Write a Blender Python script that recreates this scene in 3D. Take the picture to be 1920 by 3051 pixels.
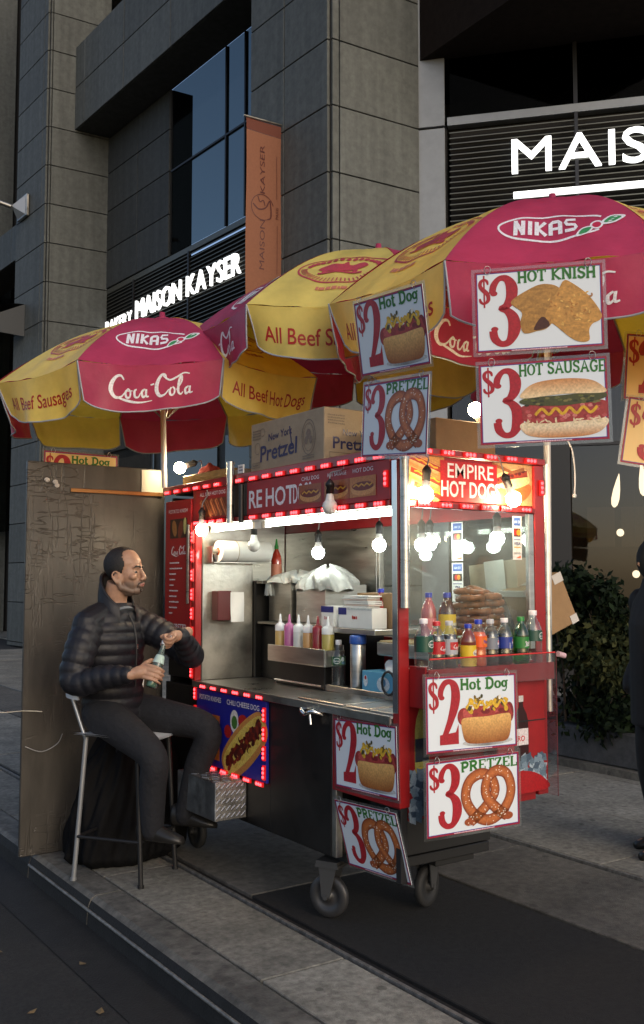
import bpy, bmesh, math, random
from math import sin, cos, pi, radians as rad
from mathutils import Vector as V, Matrix as M, geometry as geo
random.seed(7)
SC = bpy.context.scene
COL = SC.collection
for o in list(bpy.data.objects): bpy.data.objects.remove(o)

# ------------------------------------------------------------------ camera, sky, sun, exposure
cam = bpy.data.cameras.new('camera'); camo = bpy.data.objects.new('camera', cam); COL.objects.link(camo)
SC.camera = camo
camo.location = (0, 0, 1.55)
camo.rotation_euler = (rad(90 + 4.073), 0, rad(-34.27))
cam.sensor_fit = 'HORIZONTAL'; cam.sensor_width = 36; cam.lens = 36 * 2900 / 1920
cam.clip_start = 0.05; cam.clip_end = 500

world = bpy.data.worlds.new('World'); SC.world = world; world.use_nodes = True
wn = world.node_tree.nodes; wl = world.node_tree.links
sky = wn.new('ShaderNodeTexSky'); sky.sky_type = 'NISHITA'; sky.sun_disc = False
SUN_EL, SUN_ROT = 24.0, 185.0
sky.sun_elevation = rad(SUN_EL); sky.sun_rotation = rad(SUN_ROT)
sky.air_density = .75; sky.dust_density = 2.2; sky.ozone_density = .6
bg = wn['Background']; bg.inputs['Strength'].default_value = 0.15
wl.new(sky.outputs[0], bg.inputs['Color'])
sun = bpy.data.lights.new('sun', 'SUN'); suno = bpy.data.objects.new('sun', sun); COL.objects.link(suno)
sun.energy = 0.05; sun.angle = rad(25); sun.color = (1, .97, .93)
sdir = V((sin(rad(SUN_ROT)) * cos(rad(28)), cos(rad(SUN_ROT)) * cos(rad(28)), sin(rad(28))))
suno.rotation_euler = sdir.to_track_quat('Z', 'Y').to_euler()
vs = SC.view_settings
vs.view_transform = 'Standard'; vs.look = 'None'; vs.gamma = 1; vs.use_curve_mapping = False; vs.exposure = .30
SC.render.engine = 'CYCLES'
cy = SC.cycles
cy.use_denoising = True; cy.max_bounces = 8; cy.transparent_max_bounces = 24; cy.caustics_reflective = False; cy.caustics_refractive = False
cy.sample_clamp_indirect = 6.0

# ------------------------------------------------------------------ colour + materials
def c(r, g, b):
    f = lambda x: (x / 255 / 12.92) if x / 255 <= .04045 else ((x / 255 + .055) / 1.055) ** 2.4
    return (f(r), f(g), f(b))

MATS = {}
def mat(name, col=(.5, .5, .5), rough=.5, metal=0, var=.0, scale=8, bump=0, bscale=60, emit=None, es=1, spec=.5,
        col2=None, stretch=None, trans=0, coat=0, detail=6, objvar=0, streak=0, spots=0):
    if name in MATS: return MATS[name]
    m = bpy.data.materials.new(name); m.use_nodes = True; MATS[name] = m
    nt = m.node_tree; b = nt.nodes['Principled BSDF']; N = nt.nodes.new; L = nt.links.new
    b.inputs['Roughness'].default_value = rough; b.inputs['Metallic'].default_value = metal
    b.inputs['Specular IOR Level'].default_value = spec
    b.inputs['Coat Weight'].default_value = coat
    tc = N('ShaderNodeTexCoord'); src = tc.outputs['Object']
    if stretch:
        mp = N('ShaderNodeMapping'); mp.inputs['Scale'].default_value = stretch; L(src, mp.inputs['Vector']); src = mp.outputs[0]
    if var > 0 or col2:
        n = N('ShaderNodeTexNoise'); n.inputs['Scale'].default_value = scale; n.inputs['Detail'].default_value = detail
        n.inputs['Roughness'].default_value = .65; L(src, n.inputs['Vector'])
        r = N('ShaderNodeValToRGB'); r.color_ramp.elements[0].position = .35; r.color_ramp.elements[1].position = .68
        r.color_ramp.elements[0].color = (*[x * (1 - var) for x in col], 1)
        r.color_ramp.elements[1].color = (*(col2 if col2 else [min(1, x * (1 + var)) for x in col]), 1)
        L(n.outputs[0], r.inputs[0]); L(r.outputs[0], b.inputs['Base Color'])
        if metal > .5:
            mr = N('ShaderNodeMapRange'); mr.inputs[3].default_value = max(.05, rough - .12); mr.inputs[4].default_value = rough + .15
            L(n.outputs[0], mr.inputs[0]); L(mr.outputs[0], b.inputs['Roughness'])
    else:
        b.inputs['Base Color'].default_value = (*col, 1)
    if bump > 0:
        n2 = N('ShaderNodeTexNoise'); n2.inputs['Scale'].default_value = bscale; n2.inputs['Detail'].default_value = 5; L(src, n2.inputs['Vector'])
        bp = N('ShaderNodeBump'); bp.inputs['Strength'].default_value = bump; bp.inputs['Distance'].default_value = .01
        L(n2.outputs[0], bp.inputs['Height']); L(bp.outputs[0], b.inputs['Normal'])
    def mulcol(fac_socket):
        old = b.inputs['Base Color'].links[0].from_socket; mx = N('ShaderNodeMix'); mx.data_type = 'RGBA'; mx.blend_type = 'MULTIPLY'; mx.inputs[0].default_value = 1
        L(old, mx.inputs[6]); L(fac_socket, mx.inputs[7]); L(mx.outputs[2], b.inputs['Base Color'])
    def rng(sock, a, b_, c_, d_):
        r = N('ShaderNodeMapRange'); r.inputs[1].default_value = a; r.inputs[2].default_value = b_; r.inputs[3].default_value = c_; r.inputs[4].default_value = d_; L(sock, r.inputs[0]); return r.outputs[0]
    if objvar:
        oi = N('ShaderNodeObjectInfo'); mulcol(rng(oi.outputs['Random'], 0, 1, 1 - objvar, 1 + objvar))
    if streak:
        mp = N('ShaderNodeMapping'); mp.inputs['Scale'].default_value = (7, 7, .35); L(tc.outputs['Object'], mp.inputs[0]); n = N('ShaderNodeTexNoise'); n.inputs['Scale'].default_value = 1; n.inputs['Detail'].default_value = 6; L(mp.outputs[0], n.inputs['Vector']); mulcol(rng(n.outputs[0], .35, .7, 1 + streak * .4, 1 - streak))
    if spots:
        v = N('ShaderNodeTexVoronoi'); v.inputs['Scale'].default_value = 5.5; L(tc.outputs['Object'], v.inputs['Vector']); mulcol(rng(v.outputs['Distance'], .10, .13, 1 - spots, 1))
        n = N('ShaderNodeTexNoise'); n.inputs['Scale'].default_value = 1.7; n.inputs['Detail'].default_value = 7; n.inputs['Roughness'].default_value = .7; L(tc.outputs['Object'], n.inputs['Vector']); mulcol(rng(n.outputs[0], .35, .65, .62, 1.15))
    if emit:
        b.inputs['Emission Color'].default_value = (*emit, 1); b.inputs['Emission Strength'].default_value = es
    if trans: b.inputs['Transmission Weight'].default_value = trans
    return m

def clear(name, tint=(1, 1, 1), refl=1.0, rough=.03, ior=1.5, dirt=0.0, gcol=(1, 1, 1)):
    """thin clear sheet: transparent with fresnel gloss, optionally smeared with dust"""
    if name in MATS: return MATS[name]
    m = bpy.data.materials.new(name); m.use_nodes = True; MATS[name] = m
    nt = m.node_tree; nt.nodes.clear(); N = nt.nodes.new; L = nt.links.new
    out = N('ShaderNodeOutputMaterial'); tr = N('ShaderNodeBsdfTransparent'); gl = N('ShaderNodeBsdfGlossy'); mx = N('ShaderNodeMixShader')
    tr.inputs[0].default_value = (*tint, 1); gl.inputs['Roughness'].default_value = rough; gl.inputs[0].default_value = (*gcol, 1)
    fr = N('ShaderNodeFresnel'); ge = N('ShaderNodeNewGeometry'); ma = N('ShaderNodeMath'); ma.operation = 'MULTIPLY_ADD'
    ma.inputs[1].default_value = 1 / ior - ior; ma.inputs[2].default_value = ior; L(ge.outputs['Backfacing'], ma.inputs[0]); L(ma.outputs[0], fr.inputs[0])
    mu = N('ShaderNodeMath'); mu.operation = 'MULTIPLY'; mu.inputs[1].default_value = refl; L(fr.outputs[0], mu.inputs[0])
    L(mu.outputs[0], mx.inputs[0]); L(tr.outputs[0], mx.inputs[1]); L(gl.outputs[0], mx.inputs[2])
    last = mx.outputs[0]
    if dirt:
        df = N('ShaderNodeBsdfDiffuse'); df.inputs[0].default_value = (.55, .58, .56, 1)
        n = N('ShaderNodeTexNoise'); n.inputs['Scale'].default_value = 5; n.inputs['Detail'].default_value = 8
        tc = N('ShaderNodeTexCoord'); mp = N('ShaderNodeMapping'); mp.inputs['Scale'].default_value = (1, 1, .35); mp.inputs['Rotation'].default_value = (.3, .5, .2)
        L(tc.outputs['Object'], mp.inputs[0]); L(mp.outputs[0], n.inputs['Vector'])
        mr = N('ShaderNodeMapRange'); mr.inputs[1].default_value = .35; mr.inputs[2].default_value = .75; mr.inputs[4].default_value = dirt
        L(n.outputs[0], mr.inputs[0]); m2 = N('ShaderNodeMixShader'); L(mr.outputs[0], m2.inputs[0]); L(last, m2.inputs[1]); L(df.outputs[0], m2.inputs[2]); last = m2.outputs[0]
    L(last, out.inputs[0]); return m

def vinyl(name, col, through):
    m = mat(name, col, .42, var=.16, scale=4, bump=.55, bscale=7)
    nt = m.node_tree; b = nt.nodes['Principled BSDF']; out = nt.nodes['Material Output']
    t = nt.nodes.new('ShaderNodeBsdfTranslucent'); t.inputs[0].default_value = (*through, 1)
    mx = nt.nodes.new('ShaderNodeMixShader'); mx.inputs[0].default_value = .36
    nt.links.new(b.outputs[0], mx.inputs[1]); nt.links.new(t.outputs[0], mx.inputs[2]); nt.links.new(mx.outputs[0], out.inputs[0])
    return m

def print_mat(name='printed_ink', rough=.35, emit=0):
    m = bpy.data.materials.new(name); m.use_nodes = True; MATS[name] = m
    nt = m.node_tree; b = nt.nodes['Principled BSDF']
    a = nt.nodes.new('ShaderNodeAttribute'); a.attribute_name = 'Col'
    n = nt.nodes.new('ShaderNodeTexNoise'); n.inputs['Scale'].default_value = 130; n.inputs['Detail'].default_value = 4; tc = nt.nodes.new('ShaderNodeTexCoord'); nt.links.new(tc.outputs['Object'], n.inputs['Vector'])
    r = nt.nodes.new('ShaderNodeMapRange'); r.inputs[1].default_value = .3; r.inputs[2].default_value = .7; r.inputs[3].default_value = .74; r.inputs[4].default_value = 1.14; nt.links.new(n.outputs[0], r.inputs[0])
    mx = nt.nodes.new('ShaderNodeMix'); mx.data_type = 'RGBA'; mx.blend_type = 'MULTIPLY'; mx.inputs[0].default_value = 1; nt.links.new(a.outputs['Color'], mx.inputs[6]); nt.links.new(r.outputs[0], mx.inputs[7])
    nt.links.new(mx.outputs[2], b.inputs['Base Color']); b.inputs['Roughness'].default_value = rough
    n2 = nt.nodes.new('ShaderNodeTexNoise'); n2.inputs['Scale'].default_value = 6; n2.inputs['Detail'].default_value = 8; nt.links.new(tc.outputs['Object'], n2.inputs['Vector']); r2 = nt.nodes.new('ShaderNodeMapRange'); r2.inputs[3].default_value = rough - .12; r2.inputs[4].default_value = rough + .25; nt.links.new(n2.outputs[0], r2.inputs[0]); nt.links.new(r2.outputs[0], b.inputs['Roughness'])
    if emit: nt.links.new(a.outputs['Color'], b.inputs['Emission Color']); b.inputs['Emission Strength'].default_value = emit
    return m
PRINT = print_mat()
SIGNPRINT = print_mat('laminated_print', .4)

asphalt = mat('asphalt', (.019, .0178, .016), .85, var=.45, scale=60, bump=.9, bscale=200, spots=.25)
patch = mat('dark_asphalt_patch', (.0125, .012, .011), .85, var=.4, scale=40, bump=.6, bscale=220)
concrete = mat('sidewalk_concrete', (.235, .225, .19), .85, var=.35, scale=26, bump=.6, bscale=180, detail=9, spots=.45, objvar=.12)
concrete2 = mat('old_concrete', (.125, .117, .10), .85, var=.3, scale=20, bump=.6, bscale=160, detail=9, spots=.4, objvar=.1)
kerbm = mat('kerb_stone', (.125, .12, .105), .75, var=.45, scale=14, bump=.5, bscale=120, spots=.4, objvar=.15)
gutter = mat('gutter_grime', (.009, .009, .009), .8, var=.4, scale=12, bump=.4, bscale=90)
steeledge = mat('worn_steel_edge', (.22, .215, .2), .55, .5, var=.4, scale=30)
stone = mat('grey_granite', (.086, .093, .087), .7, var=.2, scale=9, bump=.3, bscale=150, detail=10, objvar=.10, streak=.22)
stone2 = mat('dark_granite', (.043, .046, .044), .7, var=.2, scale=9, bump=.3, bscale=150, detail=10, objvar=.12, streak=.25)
jointm = mat('dark_joint', (.012, .012, .012), .9)
paleclad = mat('pale_cladding', (.24, .26, .28), .45, var=.08, scale=4)
louver = mat('louver_metal', (.03, .03, .028), .45, .3)
louveredge = mat('louver_edge_metal', (.12, .12, .10), .4, .5)
darkmetal = mat('dark_metal', (.03, .03, .032), .4, .5)
black = mat('black_plastic', (.012, .012, .012), .45)
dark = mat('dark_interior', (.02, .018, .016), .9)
glassdark = clear('window_glass', (.42, .45, .45), .09, .03, 1.5, gcol=(1, .84, .62))
cafeglass = clear('cafe_glass', (.55, .52, .48), .8, .02, 1.6)
cartglass = clear('cart_pane_glass', (.93, .96, .95), 1.0, .03, 1.5, dirt=.06)
acrylic = clear('clear_acrylic', (.92, .92, .93), 1.2, .05, 1.5, dirt=.08)
sleeve = clear('clear_sleeve', (.9, .9, .9), 1.2, .1, 1.45, dirt=.15)
petclear = clear('clear_bottle_plastic', (.88, .93, .93), 1.6, .04, 1.5, dirt=.10)
petgreen = clear('green_bottle_plastic', (.10, .62, .14), 1.6, .05, 1.5, dirt=.05)
bottleglass = clear('green_bottle_glass', (.32, .62, .5), 1.8, .03, 1.5, dirt=.35)
redpaint = mat('red_cart_paint', (.30, .012, .014), .32, var=.14, scale=7, coat=.3)
redsign = mat('red_sign_face', (.34, .012, .014), .4, var=.05, scale=5)
bluesign = mat('blue_sign_face', (.012, .016, .26), .4, var=.05, scale=5)
steel = mat('brushed_steel', (.55, .54, .51), .3, 1, var=.18, scale=3, bump=.06, bscale=80, stretch=(1, 1, 8))
steel2 = mat('worn_steel', (.40, .385, .35), .38, 1, var=.3, scale=5, bump=.12, bscale=50)
chrome = mat('chrome', (.75, .75, .76), .12, 1, var=.1, scale=9)
darksteel = mat('dark_steel', (.022, .021, .02), .42, .6, var=.35, scale=4)
alu = mat('diamond_plate', (.55, .55, .55), .35, 1, var=.2, scale=14)
castwheel = mat('grey_wheel', (.045, .045, .047), .4, .3)
rubber = mat('black_rubber', (.015, .015, .015), .7)
whitep = mat('white_plastic', (.72, .74, .76), .35)
white = mat('white_paint', (.7, .7, .7), .6)
paper = mat('white_paper', (.78, .78, .76), .7, var=.04, scale=12)
tissuem = mat('thin_white_bag', (.46, .48, .46), .3, var=.12, scale=14, bump=.8, bscale=22)
cardm = mat('brown_cardboard', (.30, .185, .09), .8, var=.1, scale=9, bump=.1, bscale=90)
cardd = mat('dull_cardboard', (.34, .27, .185), .8, var=.12, scale=7, bump=.1, bscale=90)
tapem = mat('pale_tape', (.55, .53, .5), .35)
brass = mat('brass_tray', (.42, .25, .07), .35, .8, var=.2, scale=9)
vred = vinyl('red_vinyl', (.50, .055, .135), (.45, .01, .02)); vyel = vinyl('yellow_vinyl', (.84, .70, .18), (.8, .45, .01))
piping = mat('grey_piping', (.32, .34, .38), .5)
polem = mat('white_pole', (.6, .58, .55), .35, .2)
bulbm = mat('lit_bulb_glass', (1, 1, 1), .3, emit=(1, .78, .48), es=105)
bulbcool = mat('lit_bulb_glass_cool', (1, 1, 1), .3, emit=(.95, 1, .92), es=40)
bulboff = mat('unlit_bulb_glass', (.75, .75, .72), .25)
bulbneck = mat('white_bulb_neck', (.7, .68, .68), .4)
tubem = mat('lit_tube', (1, 1, 1), .4, emit=(.90, 1, .84), es=9)
ledbody = mat('red_led_body', (.25, .005, .006), .35, emit=(1, .01, .012), es=.45)
ledlens = mat('red_led_lens', (.6, .02, .02), .3, emit=(1, .05, .06), es=5)
signlit = mat('lit_white_letter', (.9, .9, .9), .4, emit=(1, 1, .97), es=1.6)
orangecloth = mat('orange_cloth', (.215, .085, .045), .8, var=.06, scale=30)
browncloth = mat('brown_hem', (.12, .032, .018), .8)
ink = {k: mat('cap_' + k, v, .35) for k, v in dict(red=(.5, .01, .015), blue=(.01, .03, .4), white=(.75, .72, .75), green=(.01, .2, .02), grey=(.45, .47, .5)).items()}
liq = {k: mat('drink_' + k, v, .12, coat=1) for k, v in dict(cola=(.012, .006, .004), orange=(.75, .10, .01), tea=(.10, .015, .008), lemon=(.65, .60, .18), pink=(.55, .10, .12), amber=(.5, .1, .02)).items()}

# ------------------------------------------------------------------ mesh builder
class MB:
    def __init__(s): s.v = []; s.f = []; s.m = []; s.sm = []
    def add(s, vs, fs, mi=0, smooth=False):
        n = len(s.v); s.v += [tuple(p) for p in vs]
        for f in fs: s.f.append([n + i for i in f]); s.m.append(mi); s.sm.append(smooth)
        return s
    def box(s, a, b, mi=0):
        x0, y0, z0 = a; x1, y1, z1 = b
        return s.add([(x0, y0, z0), (x1, y0, z0), (x1, y1, z0), (x0, y1, z0), (x0, y0, z1), (x1, y0, z1), (x1, y1, z1), (x0, y1, z1)],
                     [(0, 3, 2, 1), (4, 5, 6, 7), (0, 1, 5, 4), (1, 2, 6, 5), (2, 3, 7, 6), (3, 0, 4, 7)], mi)
    def obox(s, o, ax, ay, az, mi=0):
        o, ax, ay, az = V(o), V(ax), V(ay), V(az)
        return s.add([o, o + ax, o + ax + ay, o + ay, o + az, o + ax + az, o + ax + ay + az, o + ay + az],
                     [(0, 3, 2, 1), (4, 5, 6, 7), (0, 1, 5, 4), (1, 2, 6, 5), (2, 3, 7, 6), (3, 0, 4, 7)], mi)
    def tube(s, pts, r, n=10, mi=0, cap=True, smooth=True):
        pts = [V(p) for p in pts]; rs = r if isinstance(r, (list, tuple)) else [r] * len(pts)
        ref = None; rings = []
        for i, p in enumerate(pts):
            d = (pts[min(i + 1, len(pts) - 1)] - pts[max(i - 1, 0)])
            d = d.normalized() if d.length > 1e-9 else V((0, 0, 1))
            if ref is None: ref = d.orthogonal().normalized()
            ref = (ref - d * ref.dot(d)); ref = ref.normalized() if ref.length > 1e-6 else d.orthogonal().normalized()
            b = d.cross(ref)
            rings.append([p + (ref * cos(2 * pi * k / n) + b * sin(2 * pi * k / n)) * rs[i] for k in range(n)])
        vs = [q for g in rings for q in g]; fs = []
        for i in range(len(rings) - 1):
            for k in range(n): fs.append((i * n + k, i * n + (k + 1) % n, (i + 1) * n + (k + 1) % n, (i + 1) * n + k))
        s.add(vs, fs, mi, smooth)
        if cap:
            s.add(rings[0], [tuple(range(n))[::-1]], mi); s.add(rings[-1], [tuple(range(n))], mi)
        return s
    def lathe(s, prof, n=16, mi=0, ctr=(0, 0, 0), smooth=True, cap=True):
        vs = []; fs = []; cx, cy_, cz = ctr
        for r, z in prof: vs += [(cx + r * cos(2 * pi * k / n), cy_ + r * sin(2 * pi * k / n), cz + z) for k in range(n)]
        for i in range(len(prof) - 1):
            for k in range(n): fs.append((i * n + k, i * n + (k + 1) % n, (i + 1) * n + (k + 1) % n, (i + 1) * n + k))
        s.add(vs, fs, mi, smooth)
        if cap:
            m = len(prof) - 1
            if prof[0][0] > 1e-5: s.add(vs[:n], [tuple(range(n))[::-1]], mi)
            if prof[-1][0] > 1e-5: s.add(vs[m * n:], [tuple(range(n))], mi)
        return s
    def grid(s, fn, nu, nv, mi=0, smooth=True, closeu=False):
        vs = [fn(i / nu, j / nv) for j in range(nv + 1) for i in range(nu + 1)]
        fs = [(j * (nu + 1) + i, j * (nu + 1) + i + 1, (j + 1) * (nu + 1) + i + 1, (j + 1) * (nu + 1) + i) for j in range(nv) for i in range(nu)]
        return s.add(vs, fs, mi, smooth)
    def ball(s, ctr, rad_, n=12, mi=0, axes=None):
        ctr = V(ctr); r = rad_ if isinstance(rad_, (tuple, list)) else (rad_,) * 3
        X, Y, Z = axes if axes else (V((1, 0, 0)), V((0, 1, 0)), V((0, 0, 1)))
        vs = []; h = max(4, n // 2)
        for j in range(h + 1):
            t = pi * j / h
            for k in range(n):
                a = 2 * pi * k / n; vs.append(ctr + X * (r[0] * sin(t) * cos(a)) + Y * (r[1] * sin(t) * sin(a)) + Z * (-r[2] * cos(t)))
        fs = [(j * n + k, j * n + (k + 1) % n, (j + 1) * n + (k + 1) % n, (j + 1) * n + k) for j in range(h) for k in range(n)]
        return s.add(vs, fs, mi, True)
    def prism(s, poly, z0, z1, mi=0):
        n = len(poly); vs = [(x, y, z0) for x, y in poly] + [(x, y, z1) for x, y in poly]
        fs = [tuple(range(n))[::-1], tuple(range(n, 2 * n))] + [(i, (i + 1) % n, n + (i + 1) % n, n + i) for i in range(n)]
        return s.add(vs, fs, mi)
    def mesh(s, name, mats, bevel=0, seg=1, merge=False):
        me = bpy.data.meshes.new(name); me.from_pydata(s.v, [], s.f)
        for m in (mats if isinstance(mats, (list, tuple)) else [mats]): me.materials.append(m)
        me.polygons.foreach_set('material_index', s.m); me.polygons.foreach_set('use_smooth', s.sm)
        if bevel or merge:
            bm = bmesh.new(); bm.from_mesh(me)
            if merge: bmesh.ops.remove_doubles(bm, verts=bm.verts, dist=1e-5)
            if bevel: bmesh.ops.bevel(bm, geom=list(bm.edges), offset=bevel, segments=seg, affect='EDGES', clamp_overlap=True)
            bm.to_mesh(me); bm.free()
        me.update(); return me
    def obj(s, name, mats, parent=None, bevel=0, seg=1, merge=False):
        return link(name, s.mesh(name, mats, bevel, seg, merge), parent)

PLOC = {}
def link(name, me, parent=None, mw=None):
    o = bpy.data.objects.new(name, me); COL.objects.link(o)
    if parent is not None:
        o.parent = parent
        if parent.parent is None and parent.name in PLOC: o.matrix_parent_inverse = M.Translation(-PLOC[parent.name])
    if mw is not None: o.matrix_basis = mw
    return o
def tag(o, label, cat, group=None, kind=None):
    if label: o['label'] = label
    if cat: o['category'] = cat
    if group: o['group'] = group
    if kind: o['kind'] = kind
    return o
def thing(name, label, cat, loc=(0, 0, 0), group=None):
    """an Empty at the thing's base; its parts are written in world coordinates"""
    o = bpy.data.objects.new(name, None); COL.objects.link(o); o.location = loc; o.empty_display_size = .1
    PLOC[o.name] = V(loc); return tag(o, label, cat, group)
def place(root, mw): root.matrix_basis = mw; return root
def dup(root, mw, label, group=None):
    r = root.copy(); COL.objects.link(r); r.matrix_basis = mw; r['label'] = label
    if group: r['group'] = group
    for ch in root.children:
        k = ch.copy(); COL.objects.link(k); k.parent = r
        for g in ch.children:
            d = g.copy(); COL.objects.link(d); d.parent = k
    return r
def T(x, y, z): return M.Translation((x, y, z))
def RX(a): return M.Rotation(rad(a), 4, 'X')
def RY(a): return M.Rotation(rad(a), 4, 'Y')
def RZ(a): return M.Rotation(rad(a), 4, 'Z')
def struct(name, mb, m, parent=None, **k):
    o = mb.obj(name, m, parent, **k)
    if parent is None: o['kind'] = 'structure'
    return o

# ------------------------------------------------------------------ flat print (lettering, pictures)
def catmull(p, n=8, closed=False):
    p = [tuple(q) for q in p]; out = []; N = len(p); dim = len(p[0])
    for i in range(N if closed else N - 1):
        if closed: a, b, c_, d = p[(i - 1) % N], p[i], p[(i + 1) % N], p[(i + 2) % N]
        else: a, b, c_, d = p[max(i - 1, 0)], p[i], p[i + 1], p[min(i + 2, N - 1)]
        for k in range(n):
            t = k / n
            out.append(tuple(.5 * (2 * b[j] + (c_[j] - a[j]) * t + (2 * a[j] - 5 * b[j] + 4 * c_[j] - d[j]) * t * t + (3 * b[j] - a[j] - 3 * c_[j] + d[j]) * t ** 3) for j in range(dim)))
    if not closed: out.append(p[-1])
    return out

GLY = {}
def glyphs(s, bold, extrude=0.0):
    k = (s, bold, extrude)
    if k not in GLY:
        cu = bpy.data.curves.new('t', 'FONT'); cu.body = s; cu.size = 1; cu.offset = bold; cu.resolution_u = 3; cu.extrude = extrude
        ob = bpy.data.objects.new('t', cu); COL.objects.link(ob)
        dg = bpy.context.evaluated_depsgraph_get(); dg.update()
        ev = ob.evaluated_get(dg); me = ev.to_mesh()
        vs = [tuple(v.co) for v in me.vertices]; fs = [tuple(p.vertices) for p in me.polygons]
        ev.to_mesh_clear(); bpy.data.objects.remove(ob); bpy.data.curves.remove(cu)
        GLY[k] = (vs, fs)
    return GLY[k]
CAP = None
def cap():
    global CAP
    if CAP is None: CAP = max(v[1] for v in glyphs('H', 0)[0])
    return CAP

def ser(*pts): return [((x - .13, y), (x + .13, y)) for x, y in pts]
SLAB = {  # width, strokes
    'H': (.86, [((.17, 0), (.17, 1)), ((.69, 0), (.69, 1)), ((.17, .5), (.69, .5))], ser((.17, .06), (.17, .94), (.69, .06), (.69, .94))),
    'O': (.84, ['o', (.42, .5, .32, .42)], []), 'o': (.66, ['o', (.33, .35, .23, .28)], []),
    't': (.48, [((.2, .95), (.2, .12), (.32, .06), (.44, .1))], [((.02, .66), (.42, .66))]),
    'D': (.86, [((.17, 0), (.17, 1)), ((.17, .93), (.45, .93), (.68, .72), (.68, .3), (.45, .07), (.17, .07))], ser((.1, .06), (.1, .94))),
    'g': (.66, ['o', (.3, .38, .2, .25)], [((.54, .62), (.52, .0), (.4, -.22), (.12, -.2)), ((.5, .64), (.66, .64))]),
    'T': (.8, [((.4, 0), (.4, 1))], [((.04, .93), (.76, .93)), ((.07, .95), (.07, .72)), ((.73, .95), (.73, .72)), ((.24, .06), (.56, .06))]),
    'K': (.88, [((.17, 0), (.17, 1)), ((.7, .95), (.22, .5), (.72, .05))], ser((.17, .06), (.17, .94), (.72, .06), (.68, .94))),
    'N': (.9, [((.16, 0), (.16, 1)), ((.74, 0), (.74, 1)), ((.16, 1), (.74, 0))], ser((.16, .06), (.12, .94), (.74, .94))),
    'I': (.42, [((.21, 0), (.21, 1))], [((.04, .06), (.38, .06)), ((.04, .94), (.38, .94))]),
    'S': (.72, ['s', (.36, .5, .3, .44)], [((.62, .95), (.62, .7)), ((.1, .05), (.1, .3))]),
    'A': (.92, [((.14, .03), (.46, .96), (.78, .03)), ((.28, .34), (.66, .34))], ser((.14, .06), (.78, .06))),
    'U': (.88, [((.17, 1), (.17, .3), (.3, .08), (.55, .08), (.7, .3), (.7, 1))], ser((.17, .94), (.7, .94))),
    'G': (.86, [((.72, .78), (.5, .93), (.25, .82), (.14, .5), (.25, .15), (.5, .06), (.7, .2), (.7, .45))], [((.5, .46), (.84, .46)), ((.72, .95), (.72, .7))]),
    'E': (.78, [((.17, 0), (.17, 1))], [((.04, .06), (.7, .06)), ((.04, .94), (.7, .94)), ((.17, .5), (.52, .5)), ((.66, .3), (.66, .05)), ((.66, .95), (.66, .72))]),
    'P': (.8, [((.17, 0), (.17, 1)), ((.17, .93), (.5, .93), (.66, .72), (.5, .48), (.17, .46))], ser((.2, .06), (.1, .94))),
    'R': (.88, [((.17, 0), (.17, 1)), ((.17, .93), (.5, .93), (.66, .74), (.5, .52), (.17, .5)), ((.42, .5), (.7, .06))], ser((.17, .06), (.1, .94), (.74, .06))),
    'Z': (.76, [((.62, .92), (.14, .08))], [((.08, .93), (.68, .93)), ((.08, .07), (.7, .07)), ((.1, .95), (.1, .7)), ((.68, .05), (.68, .3))]),
    'L': (.74, [((.17, 0), (.17, 1))], [((.04, .06), (.66, .06)), ((.04, .94), (.32, .94)), ((.64, .05), (.64, .34))]),
}
BIG = {
    '2': [(.06, .72, .10), (.075, .83, .11), (.17, .93, .10), (.30, .95, .09), (.405, .88, .15), (.44, .73, .18), (.40, .56, .17), (.30, .36, .13), (.17, .16, .10), (.10, .08, .08)],
    '3': [(.06, .74, .10), (.09, .85, .10), (.20, .94, .08), (.34, .93, .11), (.43, .82, .17), (.42, .67, .16), (.32, .56, .11), (.21, .53, .07), (.34, .49, .11), (.45, .38, .17), (.46, .22, .18), (.36, .07, .11), (.21, .045, .09), (.09, .12, .12), (.06, .23, .12)],
    '$': [(.36, .70, .06), (.33, .80, .1), (.22, .86, .08), (.09, .78, .13), (.09, .64, .14), (.22, .52, .17), (.35, .4, .15), (.36, .24, .14), (.22, .14, .08), (.09, .2, .1), (.06, .3, .07)],
}
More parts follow.
